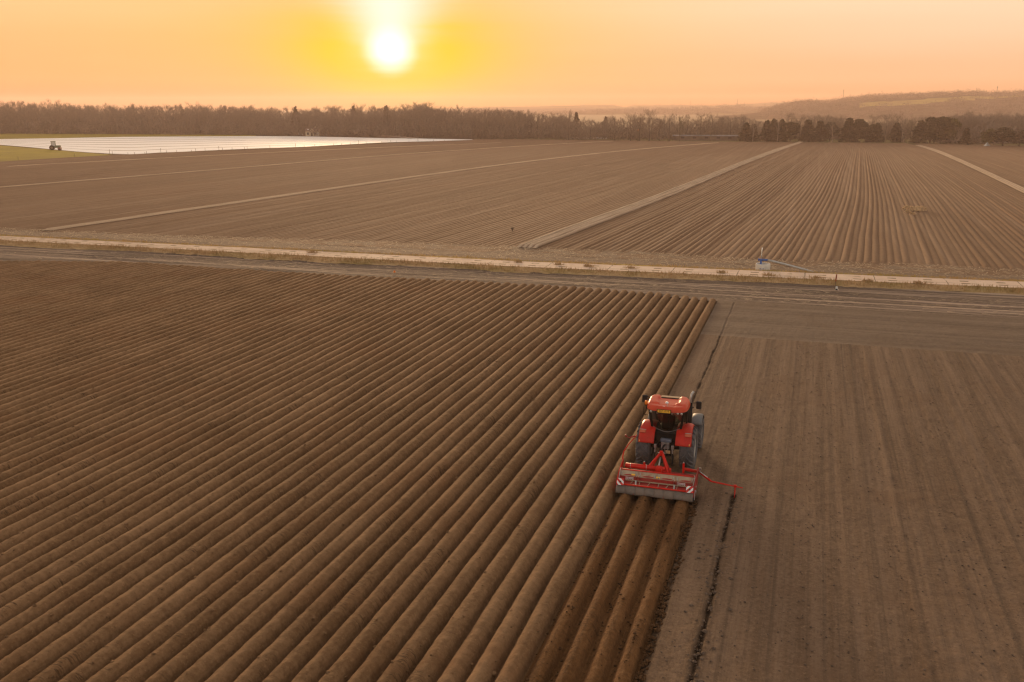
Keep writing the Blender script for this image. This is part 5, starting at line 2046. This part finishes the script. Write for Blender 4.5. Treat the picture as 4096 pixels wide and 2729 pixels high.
# ------------------------------------------------------------------ distant buildings, poles, masts
P_wall = plain('house_plaster', (0.46, 0.38, 0.26), 0.9, 0, 0.2, 0.1)
P_tile = plain('brown_tiles', (0.145, 0.085, 0.06), 0.8, 0, 0.3, 0.2, 1)
P_shedw = plain('brown_boards', (0.115, 0.085, 0.065), 0.9, 0, 0.2, 0.2, 0.6)
P_shedr = plain('blue_grey_sheet', (0.10, 0.10, 0.11), 0.6, 0.0, 0.3, 0.5, 0.3)
P_car = plain('white_car_paint', (0.55, 0.55, 0.56), 0.25, 0, 0.5)
P_car2 = plain('blue_grey_car_paint', (0.30, 0.32, 0.38), 0.25, 0, 0.5)
P_dglass = plain('dark_glass', (0.02, 0.02, 0.025), 0.1, 0, 0.6)


def at(px, py, D=None, z=0.1):
    P = gp(px, py, z) if D is None else dp(px, py, D)
    return np.array([P[0], P[1], z])


def facing(a, b):
    return math.atan2(b[1] - a[1], b[0] - a[0])


A_, B_ = at(2694, 563), at(2950, 564)
ln = np.linalg.norm(B_ - A_)
sh = empty('long_shed', (A_ + B_) / 2, facing(A_, B_))
tag(sh, 'long low brown shed with a blue grey roof under the bare trees', 'shed')
mb = MB()
mb.box((0, 3.5, 1.05), (ln, 7.0, 2.1))
mb.obj('wall', P_shedw, sh)
mb = MB()
mb.prism([(-0.5, 2.05), (-0.5, 2.15), (3.5, 2.6), (7.5, 2.15), (7.5, 2.05)], -ln / 2 - 0.4, ln / 2 + 0.4)
mb.obj('roof', P_shedr, sh)
for i, x in enumerate((-10.5, -5.0, 0.4, 5.8, 11.0)):
    mb = MB()
    mb.box((x, -0.03, 1.35), (1.6, 0.08, 0.7))
    mb.obj('window', P_dglass, sh)
A_, B_ = at(2266, 557.5), at(2426, 557)
ln = np.linalg.norm(B_ - A_)
gh = empty('plastic_tunnel', (A_ + B_) / 2, facing(A_, B_))
tag(gh, 'long pale plastic tunnel before the middle wood', 'plastic tunnel')
mb = MB()
arc = [(-1.2 * math.cos(a), 0.95 * math.sin(a)) for a in np.linspace(0, math.pi, 9)]
mb.prism(arc, -ln / 2, ln / 2)
mb.obj('cover', plain('pale_film', (0.40, 0.36, 0.31), 0.4, 0, 0.5), gh, smooth=False)
mb = MB()
for i in range(5):
    x = -ln / 2 + ln * i / 4
    mb.tube([(x, p_[0] * 1.02, p_[1] * 1.02) for p_ in arc], 0.05, 5)
mb.obj('hoops', P_galv, gh)

H0 = at(1252, 545.5, z=0.05)
ho = empty('farm_house', H0, YAW + 0.25)
tag(ho, 'small farmhouse with pale gable and brown roof at the edge of the left wood', 'house')
mb = MB()
mb.box((0, 2.5, 1.35), (7.4, 5.0, 2.7))
mb.add([(-1.9, -0.02, 2.7), (0.9, -0.02, 2.7), (-0.5, -0.02, 4.0)], [(0, 1, 2)])
mb.obj('wall', P_wall, ho)
mb = MB()
V = [(-4.0, -0.5, 2.6), (4.0, -0.5, 2.6), (4.0, 2.5, 4.3), (-4.0, 2.5, 4.3), (4.0, 5.5, 2.6), (-4.0, 5.5, 2.6)]
mb.add(V, [(0, 1, 2, 3), (3, 2, 4, 5)])
rf = mb.obj('roof', P_tile, ho, solid=0.12)
mb = MB()
mb.box((1.6, 2.6, 4.6), (0.6, 0.6, 1.0))
mb.obj('chimney', P_wall, rf)
for x in (-2.4, -0.4):
    mb = MB()
    mb.box((x, 1.0, 3.52), (0.7, 0.9, 0.06), rx=0.515)
    mb.obj('skylight', P_car, rf)
for x in (-2.6, 1.2):
    mb = MB()
    mb.box((x, -0.03, 1.4), (1.0, 0.08, 1.2))
    mb.obj('window', P_dglass, ho)
mb = MB()
mb.box((-0.6, -0.03, 1.0), (0.95, 0.08, 2.0))
mb.obj('door', P_shedw, ho)


def car(px, py, mat, rz, label):
    c_ = empty('parked_car', at(px, py, z=0.05), rz)
    mb = MB()
    mb.prism([(-1.9, 0.35), (-1.9, 0.8), (-1.1, 0.95), (1.0, 0.95), (1.9, 0.8), (1.95, 0.35)], -0.8, 0.8)
    mb.prism([(-1.5, 0.95), (-0.9, 1.40), (0.5, 1.42), (1.1, 0.95)], -0.68, 0.68)
    mb.obj('body', mat, c_, 0.05)
    mb = MB()
    mb.prism([(-1.25, 1.0), (-0.85, 1.34), (0.45, 1.36), (0.85, 1.0)], -0.70, 0.70)
    mb.obj('window', P_dglass, c_)
    for x in (-0.72, 0.72):
        for y in (-1.15, 1.2):
            mb = MB()
            mb.tube([(x - .1, y, 0.32), (x + .1, y, 0.32)], 0.32, 12)
            mb.obj('wheel', P_black, c_)
    return tag(c_, label, 'car', 'cars parked beside the farmhouse')


car(1202, 543, P_car, YAW + 1.35, 'white car parked left of the farmhouse')
car(1296, 544.5, P_car2, YAW + 1.45, 'blue grey car parked right of the farmhouse')
ar = empty('garden_arch', at(1272, 545.5, z=0.05), YAW)
tag(ar, 'small white arch standing right of the farmhouse', 'arch')
mb = MB()
mb.tube([(-0.5, 0, 0), (-0.5, 0, 1.2)] + [(-0.5 * math.cos(a), 0, 1.2 + 0.5 * math.sin(a)) for a in np.linspace(0.3, 2.84, 6)] + [(0.5, 0, 1.2), (0.5, 0, 0)], 0.13, 8)
mb.obj('arch_frame', P_car, ar, smooth=True)

tops = {}


def utility_pole(key, px, py, top, label, arm=1.3, tip=None, mat=P_wood):
    P = at(px, py, z=0.05)
    D = P @ _FH
    h = dp(px, top, D)[2]
    o = empty('utility_pole', P, YAW)
    mb = MB()
    mb.tube([(0, 0, 0), (0, 0, h)], [0.17, 0.12], 8)
    mb.obj('pole', mat, o, smooth=True)
    if arm:
        mb = MB()
        mb.bar((-arm, 0, h - 0.25), (arm, 0, h - 0.25), 0.12, 0.12)
        a = mb.obj('crossarm', mat, o)
        for x in (-arm + .1, arm - .1):
            mb = MB()
            mb.tube([(x, 0, h - .2), (x, 0, h + .05)], 0.05, 6)
            mb.obj('insulator', P_white, a)
    if tip:
        mb = MB()
        mb.tube([(0, 0, h), (0, 0, h + .6)], 0.16, 8)
        mb.box((0.25, 0, h + .45), (0.5, 0.1, 0.3))
        mb.obj('tip', tip, o)
    tops[key] = np.array([P[0], P[1], h - 0.2])
    return tag(o, label, 'utility pole', 'utility poles along the far wood edge')


utility_pole('a', 1385, 546, 505, 'utility pole right of the farmhouse before the wood')
utility_pole('b', 1522, 549, 507, 'utility pole below the sun behind the white sheet pile')
utility_pole('c', 1974, 557, 508, 'tallest looking utility pole at the end of the white field')
utility_pole('d', 2551, 563, 524, 'pole with a sunlit orange top among the bare trees', 0, P_org)  # orange colour paints low sunlight onto the pole top
utility_pole('e', 2842, 566, 512, 'dark pole standing before the long shed', 0)
P_wire = plain('wire', (0.20, 0.15, 0.11), 0.5, 0.3)


def wire(a, b, sag, label):
    mb = MB()
    pth = [a + (b - a) * t_ - np.array([0, 0, sag * 4 * t_ * (1 - t_)]) for t_ in np.linspace(0, 1, 13)]
    mb.tube(pth, 0.045, 4)
    tag(mb.obj('overhead_wire', P_wire, None), label, 'wire', 'overhead wires between the utility poles')


L0_ = dp(1300, 505, 505)
wire(tops['a'], tops['b'], 0.5, 'wire between the farmhouse pole and the pole below the sun')
wire(tops['b'], tops['c'], 2.2, 'wire hanging from the pole below the sun to the tallest looking pole')
wire(tops['c'], dp(2440, 528, 470), 1.6, 'wire running right from the tallest looking pole to the middle wood')
for px, py, lb in ((1953, 554, 'small white sign on a stick left of the tallest looking pole'), (2020, 556, 'small white sign on a stick right of the tallest looking pole')):
    o = empty('stake_sign', at(px, py, z=0.05), YAW)
    mb = MB()
    mb.tube([(0, 0, 0), (0, 0, 0.8)], 0.05, 6)
    mb.obj('stake', P_wood, o)
    mb = MB()
    mb.box((0, 0, 1.15), (0.42, 0.06, 0.75)).box((0, 0, 1.65), (0.22, 0.06, 0.2))
    mb.obj('board', P_white, o, 0.02)
    tag(o, lb, 'sign', 'white stake signs at the end of the white field')

fx = [439, 450, 512, 539, 580, 587, 644, 666, 707, 766, 783, 821, 876, 890, 929, 979, 989, 1080, 1183, 1217, 1259, 1334, 1367, 1401, 1434, 1465, 1526, 1563, 1585, 1636, 1672, 1735, 1779]
mb = MB()
mb.tube([(0, 0, -.1), (0, 0, 1.0)], 0.055, 6)
p0 = mb.obj('fence_post', P_wood, None)
for i, x in enumerate(fx + [298, 73]):
    o = p0 if i == 0 else p0.copy()
    if i:
        COL.objects.link(o)
    py = interp(NEAR, x) + 2.5 if x > 400 else (628 if x == 298 else 640)
    P = gp(x, py, 0.1)
    o.location = P
    o.scale = (1, 1, 0.75 + 0.5 * random.random() if i % 6 else 1.7)
    if x > 400:
        tag(o, 'thin fence post along the near edge of the white field', 'fence post', 'fence posts along the near edge of the white field')
    else:
        tag(o, 'thin post at the lower edge of the green wedge, nearest the dark field' if x == 298 else 'thin leftmost post at the lower edge of the green wedge', 'fence post', 'posts at the lower edge of the green wedge')

# small green tractor by the white field
GT = empty('small_tractor', at(218, 600.5, z=0.2), YAW - 1.25)
GT.scale = (1.15, 1.15, 1.15)
tag(GT, 'small green tractor with pale cab windows parked by the white field', 'tractor')
P_gr = plain('green_paint', (0.13, 0.17, 0.10), 0.5, 0, 0.4, 0.2)
mb = MB()
mb.box((0, 1.1, 1.05), (0.7, 1.7, 0.75)).box((0, -0.1, 0.9), (0.8, 1.0, 0.6))
mb.obj('bonnet', P_gr, GT, 0.06)
mb = MB()
for x in (-.6, .6):
    for y in (-.75, .45):
        mb.bar((x, y, 1.1), (x * .95, y * .9, 2.55), .09, .09)
mb.box((0, -.15, 1.15), (1.25, 1.3, .25))
mb.obj('cab', P_gr, GT)
mb = MB()
mb.box((0, -.15, 1.85), (1.18, 1.12, 1.3))
mb.obj('window', plain('pale_window', (0.50, 0.50, 0.48), 0.15, 0, 0.6), GT, 0.03)
mb = MB()
mb.box((0, -.15, 2.62), (1.4, 1.5, .16))
mb.obj('roof', P_gr, GT, 0.05)
for x, y, r in ((-.75, -.6, .75), (.75, -.6, .75), (-.7, 1.5, .5), (.7, 1.5, .5)):
    mb = MB()
    mb.tube([(x - .2, y, r), (x + .2, y, r)], r, 16)
    o = mb.obj('wheel', P_black, GT, 0.04)
    mb = MB()
    mb.tube([(x - .22, y, r), (x + .22, y, r)], r * .5, 12)
    mb.obj('rim', P_wood, o)
GI = empty('seed_drill', at(240, 602.5, z=0.2), YAW - 1.4)
tag(GI, 'red brown implement with a low frame standing right of the small green tractor', 'farm implement')
mb = MB()
mb.box((0, 0, 0.75), (1.8, 1.0, 0.8), taper=.85)
mb.obj('hopper', plain('brown_red_paint', (0.13, 0.05, 0.035), 0.6, 0, 0.3, .3), GI, 0.04)
mb = MB()
mb.bar((-.9, 0, 1.1), (-.9, 0, 1.75), .08, .08).bar((.9, 0, 1.1), (.9, 0, 1.75), .08, .08).bar((-.95, 0, 1.75), (.95, 0, 1.75), .12, .12)
mb.obj('frame', P_wood, GI)
for x in (-.8, .8):
    mb = MB()
    mb.tube([(x - .1, 0, .35), (x + .1, 0, .35)], .35, 14)
    mb.obj('wheel', P_black, GI)
TN = empty('white_tent', at(3949, 585, z=0.1), YAW + .3)
tag(TN, 'small white pointed tent under the yellow green pine', 'tent')
mb = MB()
mb.add([(-1.1, -.6, 0), (1.1, -.6, 0), (1.1, .9, 0), (-1.1, .9, 0), (-.1, .1, 1.7)], [(0, 1, 4), (1, 2, 4), (2, 3, 4), (3, 0, 4)])
mb.obj('tent_sheet', P_galv, TN)

P_mast = plain('mast_steel', (0.12, 0.095, 0.08), 0.7, 0.2)
for px, base, top, D, w_, lb in [
    (2373, 423, 408, 3300, 1.4, 'thin mast on the far ridge at the left end of the hills'),
    (2760, 440, 404, 2600, 1.3, 'slim mast right of the notch in the far ridge'),
    (2949, 424, 396, 2800, 2.2, 'lattice mast on the far ridge left of the nearest hill'),
    (2977, 422, 409, 2900, 1.8, 'short mast just right of the lattice mast'),
    (3159, 413, 402, 3300, 4.0, 'small dark church tower on the far ridge'),
    (3197, 420, 396, 2500, 1.3, 'slim mast where the nearest hill meets the far ridge'),
    (3371, 408, 359, 1560, 1.1, 'tall mast at the left shoulder of the nearest hill'),
    (3472, 398, 370, 1560, 0.9, 'short mast right of the tall one on the nearest hill'),
    (3603, 394, 366, 1560, 0.9, 'thin mast over the middle of the nearest hill'),
    (3903, 384, 351, 1560, 0.9, 'thin mast left of the tallest mast at right'),
    (3984, 400, 345, 1500, 1.4, 'tallest mast near the right end of the nearest hill'),
]:
    P = dp(px, base, D)
    h = dp(px, top, D)[2] - P[2]
    tower = 'church' in lb
    o = empty('church_tower' if tower else 'radio_mast', (P[0], P[1], P[2] - 2.0), YAW)
    mb = MB()
    h += 2.0
    if tower:
        mb.box((0, 0, h * .3), (w_, w_, h * .6))
        mb.obj('wall', P_wall, o)
        mb = MB()
        mb.add([(-w_ / 2, -w_ / 2, h * .6), (w_ / 2, -w_ / 2, h * .6), (w_ / 2, w_ / 2, h * .6), (-w_ / 2, w_ / 2, h * .6), (0, 0, h)], [(0, 1, 4), (1, 2, 4), (2, 3, 4), (3, 0, 4)])
        mb.obj('spire', P_tile, o)
        tag(o, lb, 'church tower')
        continue
    nst = 8
    for i in range(3):
        a = i * 2.094
        mb.tube([(w_ / 2 * math.cos(a), w_ / 2 * math.sin(a), 0), (w_ / 6 * math.cos(a), w_ / 6 * math.sin(a), h)], [w_ * .17, w_ * .10], 5)
    for q in range(nst):
        z0, z1 = h * q / nst, h * (q + 1) / nst
        for i in range(3):
            a, b_ = i * 2.094, (i + 1) * 2.094
            r0, r1 = w_ / 2 - w_ / 3 * q / nst, w_ / 2 - w_ / 3 * (q + 1) / nst
            mb.bar((r0 * math.cos(a), r0 * math.sin(a), z0), (r1 * math.cos(b_), r1 * math.sin(b_), z1), w_ * .10, w_ * .10)
    mb.obj('lattice', P_mast, o)
    mb = MB()
    mb.box((0, 0, h * .93), (w_ * .8, w_ * .8, h * .05))
    mb.obj('antenna', P_mast, o)
    tag(o, lb, 'mast', 'masts on the hill skyline')

# ------------------------------------------------------------------ loose straw, grass blades and clods
def strew(name, n, fx_, fy_, fz_, L, W, mat, label, cat, along=None, rise=0.06):
    x = fx_(n)
    y = fy_(x, n)
    a = RS.rand(n) * 6.283 if along is None else RS.normal(along, 0.35, n)
    Dv = np.stack([np.cos(a), np.sin(a), RS.normal(0.04, rise, n)], 1)
    Dv /= np.linalg.norm(Dv, axis=1)[:, None]
    P = np.stack([x, y, fz_(x, y)], 1)
    s = np.stack([-np.sin(a), np.cos(a), np.zeros(n)], 1) * (W * (0.6 + 0.8 * RS.rand(n)))[:, None]
    l_ = (L * (0.5 + RS.rand(n)))[:, None]
    V = np.stack([P - s, P + s, P + Dv * l_ + s * .5, P + Dv * l_ - s * .5], 1).reshape(-1, 3)
    return tag(mesh_np(name, V, np.arange(4 * n).reshape(n, 4), mat, False), label, cat, kind='stuff')


def clump(n, lo, hi, k=90):
    c = lo + (hi - lo) * RS.rand(k)
    return c[RS.randint(0, k, n)] + RS.normal(0, (hi - lo) / 130.0, n)


strew('straw_litter', 9000, lambda n: np.where(RS.rand(n) < .45, clump(n, -110, 45), -110 + 155 * RS.rand(n)),
      lambda x, n: interp(ROADF, x) + 2.2 + (np.minimum(interp(FSTART, x), 102) - interp(ROADF, x) - 1.4) * RS.rand(n) ** 0.75,
      lambda x, y: 0.10 + 0.06 * RS.rand(len(x)), 0.42, 0.022, P_straw2, 'pale straw scattered between the track and the far field', 'straw')
strew('straw_litter', 2600, lambda n: np.where(RS.rand(n) < .6, clump(n, -100, 40, 60), -100 + 140 * RS.rand(n)),
      lambda x, n: np.where(x < X0, interp(ENDS, x), 77) + 0.4 + 6.2 * RS.rand(n),
      lambda x, y: 0.13 + 0.05 * RS.rand(len(x)), 0.40, 0.020, P_straw2, 'bits of straw on the dark strip before the verge', 'straw', along=0.0)


def blades(name, n, xf, yf, zf, hgt, mat, label):
    x = xf(n)
    y = yf(x, n)
    P = np.stack([x, y, zf(x, y)], 1)
    Dv = RS.normal(0, 0.45, (n, 3)) + np.array([0, 0, 1.0])
    Dv /= np.linalg.norm(Dv, axis=1)[:, None]
    hh = hgt * (0.45 + RS.rand(n)) * (0.6 + 1.2 * np.clip(fbm(x * 0.6, y * 0.8, 2, 7) + .5, 0, 1))
    V, F = slivers(P, Dv, hh, np.full(n, 0.022), RS)
    return tag(mesh_np(name, V, F, mat, False), label, 'grass', kind='stuff')


def vz(x, y):
    v_ = np.clip((y - VB(x)) / np.maximum(interp(ROADN, x) + .12 - VB(x), .2), 0, 1)
    return 0.05 + 0.22 * v_ ** 0.6


blades('verge_grass', 16000, lambda n: -110 + 150 * RS.rand(n), lambda x, n: VB(x) + 0.15 + (interp(ROADN, x) - VB(x) - .2) * RS.rand(n), vz, 0.20, M_verge,
       'dry tufts of grass on the near verge of the track')
blades('far_verge_grass', 9000, lambda n: -110 + 150 * RS.rand(n), lambda x, n: interp(ROADF, x) + 0.05 + (FV(x) - interp(ROADF, x) - .1) * RS.rand(n),
       lambda x, y: 0.27 - 0.14 * np.clip((y - interp(ROADF, x)) / 1.6, 0, 1), 0.15, M_verge2, 'yellow tufts of grass on the far verge of the track')

# clods
M_clod = plain('dry_clods', (0.125, 0.088, 0.064), 0.95, 0, 0.1, 0.35, 9.0)
M_clod2 = plain('damp_clods', (0.070, 0.034, 0.014), 0.95, 0, 0.1, 0.35, 9.0)
mb = MB()
mb.ball((0, 0, 0), (1, 1, .5), 6, 4)
CV, CF = np.array(mb.V), np.array(mb.F)


def clods(name, n, xf, yf, zf, r0, mat, label):
    x = xf(n)
    y = yf(x, n)
    r = r0 * (0.5 + RS.rand(n) ** 3 * 2.2)
    V = []
    base = CV[None] * (1 + 0.22 * RS.normal(size=(n, len(CV), 1))) * r[:, None, None] * (0.8 + 0.5 * RS.rand(n, 1, 3))
    V = base + np.stack([x, y, zf(x, y) + r * .25], 1)[:, None, :]
    F = CF[None] + (np.arange(n) * len(CV))[:, None, None]
    return tag(mesh_np(name, V.reshape(-1, 3), F.reshape(-1, 4), mat, True), label, 'clods', kind='stuff')


clods('soil_clods', 14000, lambda n: -3.3 + 24 * RS.rand(n), lambda x, n: 14 + 50 * RS.rand(n) ** 1.2, lambda x, y: 0.085 + 0 * x, 0.014, M_clod,
      'loose clods lying on the harrowed field')
clods('groove_clods', 900, lambda n: -2.2 + RS.normal(0, 0.24, n), lambda x, n: 12 + 25 * RS.rand(n), lambda x, y: 0.085 + 0 * x, 0.028, M_clod,
      'clods thrown up along the dark marker groove')
clods('edge_crumbs', 1100, lambda n: -3.52 + RS.normal(0, 0.09, n), lambda x, n: 12 + 24 * RS.rand(n), lambda x, y: 0.03 + 0 * x, 0.030, M_clod2,
      'crumbs of damp soil beside the fresh ridges')


def clods_on(src, name, n, ymax, r0, mat, label):
    me = bpy.data.objects[src].data
    co = np.zeros(len(me.vertices) * 3, np.float32)
    me.vertices.foreach_get('co', co)
    co = co.reshape(-1, 3)
    co = co[(co[:, 1] > 14) & (co[:, 1] < ymax) & (co[:, 0] > -48)]
    P = co[RS.randint(0, len(co), n)]
    # gather part of them into patches
    c = P[RS.randint(0, n, n // 40)]
    k = RS.rand(n) < 0.45
    near = np.array([np.argmin((co[::7, 0] - q[0]) ** 2 + (co[::7, 1] - q[1]) ** 2) for q in (c[RS.randint(0, len(c), 260)] + RS.normal(0, 0.35, (260, 3)))])
    P[np.where(k)[0][:len(near)]] = co[::7][near][:k.sum()]
    r = r0 * (0.45 + RS.rand(n) ** 3 * 2.0)
    V = CV[None] * (1 + 0.25 * RS.normal(size=(n, len(CV), 1))) * r[:, None, None] * (0.8 + 0.5 * RS.rand(n, 1, 3))
    V = V + (P + np.array([0, 0, 1.0]) * (r * .2)[:, None])[:, None, :] + RS.normal(0, .02, (n, 1, 3)) * np.array([1, 1, 0])
    F = CF[None] + (np.arange(n) * len(CV))[:, None, None]
    return tag(mesh_np(name, V.reshape(-1, 3), F.reshape(-1, 4), mat, True), label, 'clods', kind='stuff')


M_clod3 = plain('ridge_clods', (0.175, 0.100, 0.050), 0.95, 0, 0.1, 0.45, 7.0)
clods_on('ridged_field', 'ridge_clods', 6500, 58, 0.026, M_clod3, 'crumbs and small clods on the long earth ridges')
clods_on('fresh_ridges', 'ridge_crumbs', 1200, 35, 0.022, M_clod2, 'damp crumbs on the fresh ridges behind the machine')

# ------------------------------------------------------------------ haze
def box(name, x0, x1, y0, y1, z0, z1):
    V = [(x0, y0, z0), (x1, y0, z0), (x1, y1, z0), (x0, y1, z0), (x0, y0, z1), (x1, y0, z1), (x1, y1, z1), (x0, y1, z1)]
    F = [(0, 3, 2, 1), (4, 5, 6, 7), (0, 1, 5, 4), (1, 2, 6, 5), (2, 3, 7, 6), (3, 0, 4, 7)]
    return mesh_np(name, np.array(V, float), [list(f) for f in F], None, False)


hz_o = box('haze', -3950, 3950, -3950, 3950, -1.3, 58.0)
hm_ = bpy.data.materials.new('haze_air')
hm_.use_nodes = True
hm_.node_tree.nodes.clear()
pv = hm_.node_tree.nodes.new('ShaderNodeVolumePrincipled')
pv.inputs['Color'].default_value = (1.0, 0.735, 0.63, 1)
pv.inputs['Density'].default_value = 0.00026
pv.inputs['Anisotropy'].default_value = 0.30
mo = hm_.node_tree.nodes.new('ShaderNodeOutputMaterial')
hm_.node_tree.links.new(pv.outputs[0], mo.inputs['Volume'])
hz_o.data.materials.append(hm_)
tag(hz_o, 'warm evening haze lying over fields and hills', 'haze', kind='stuff')
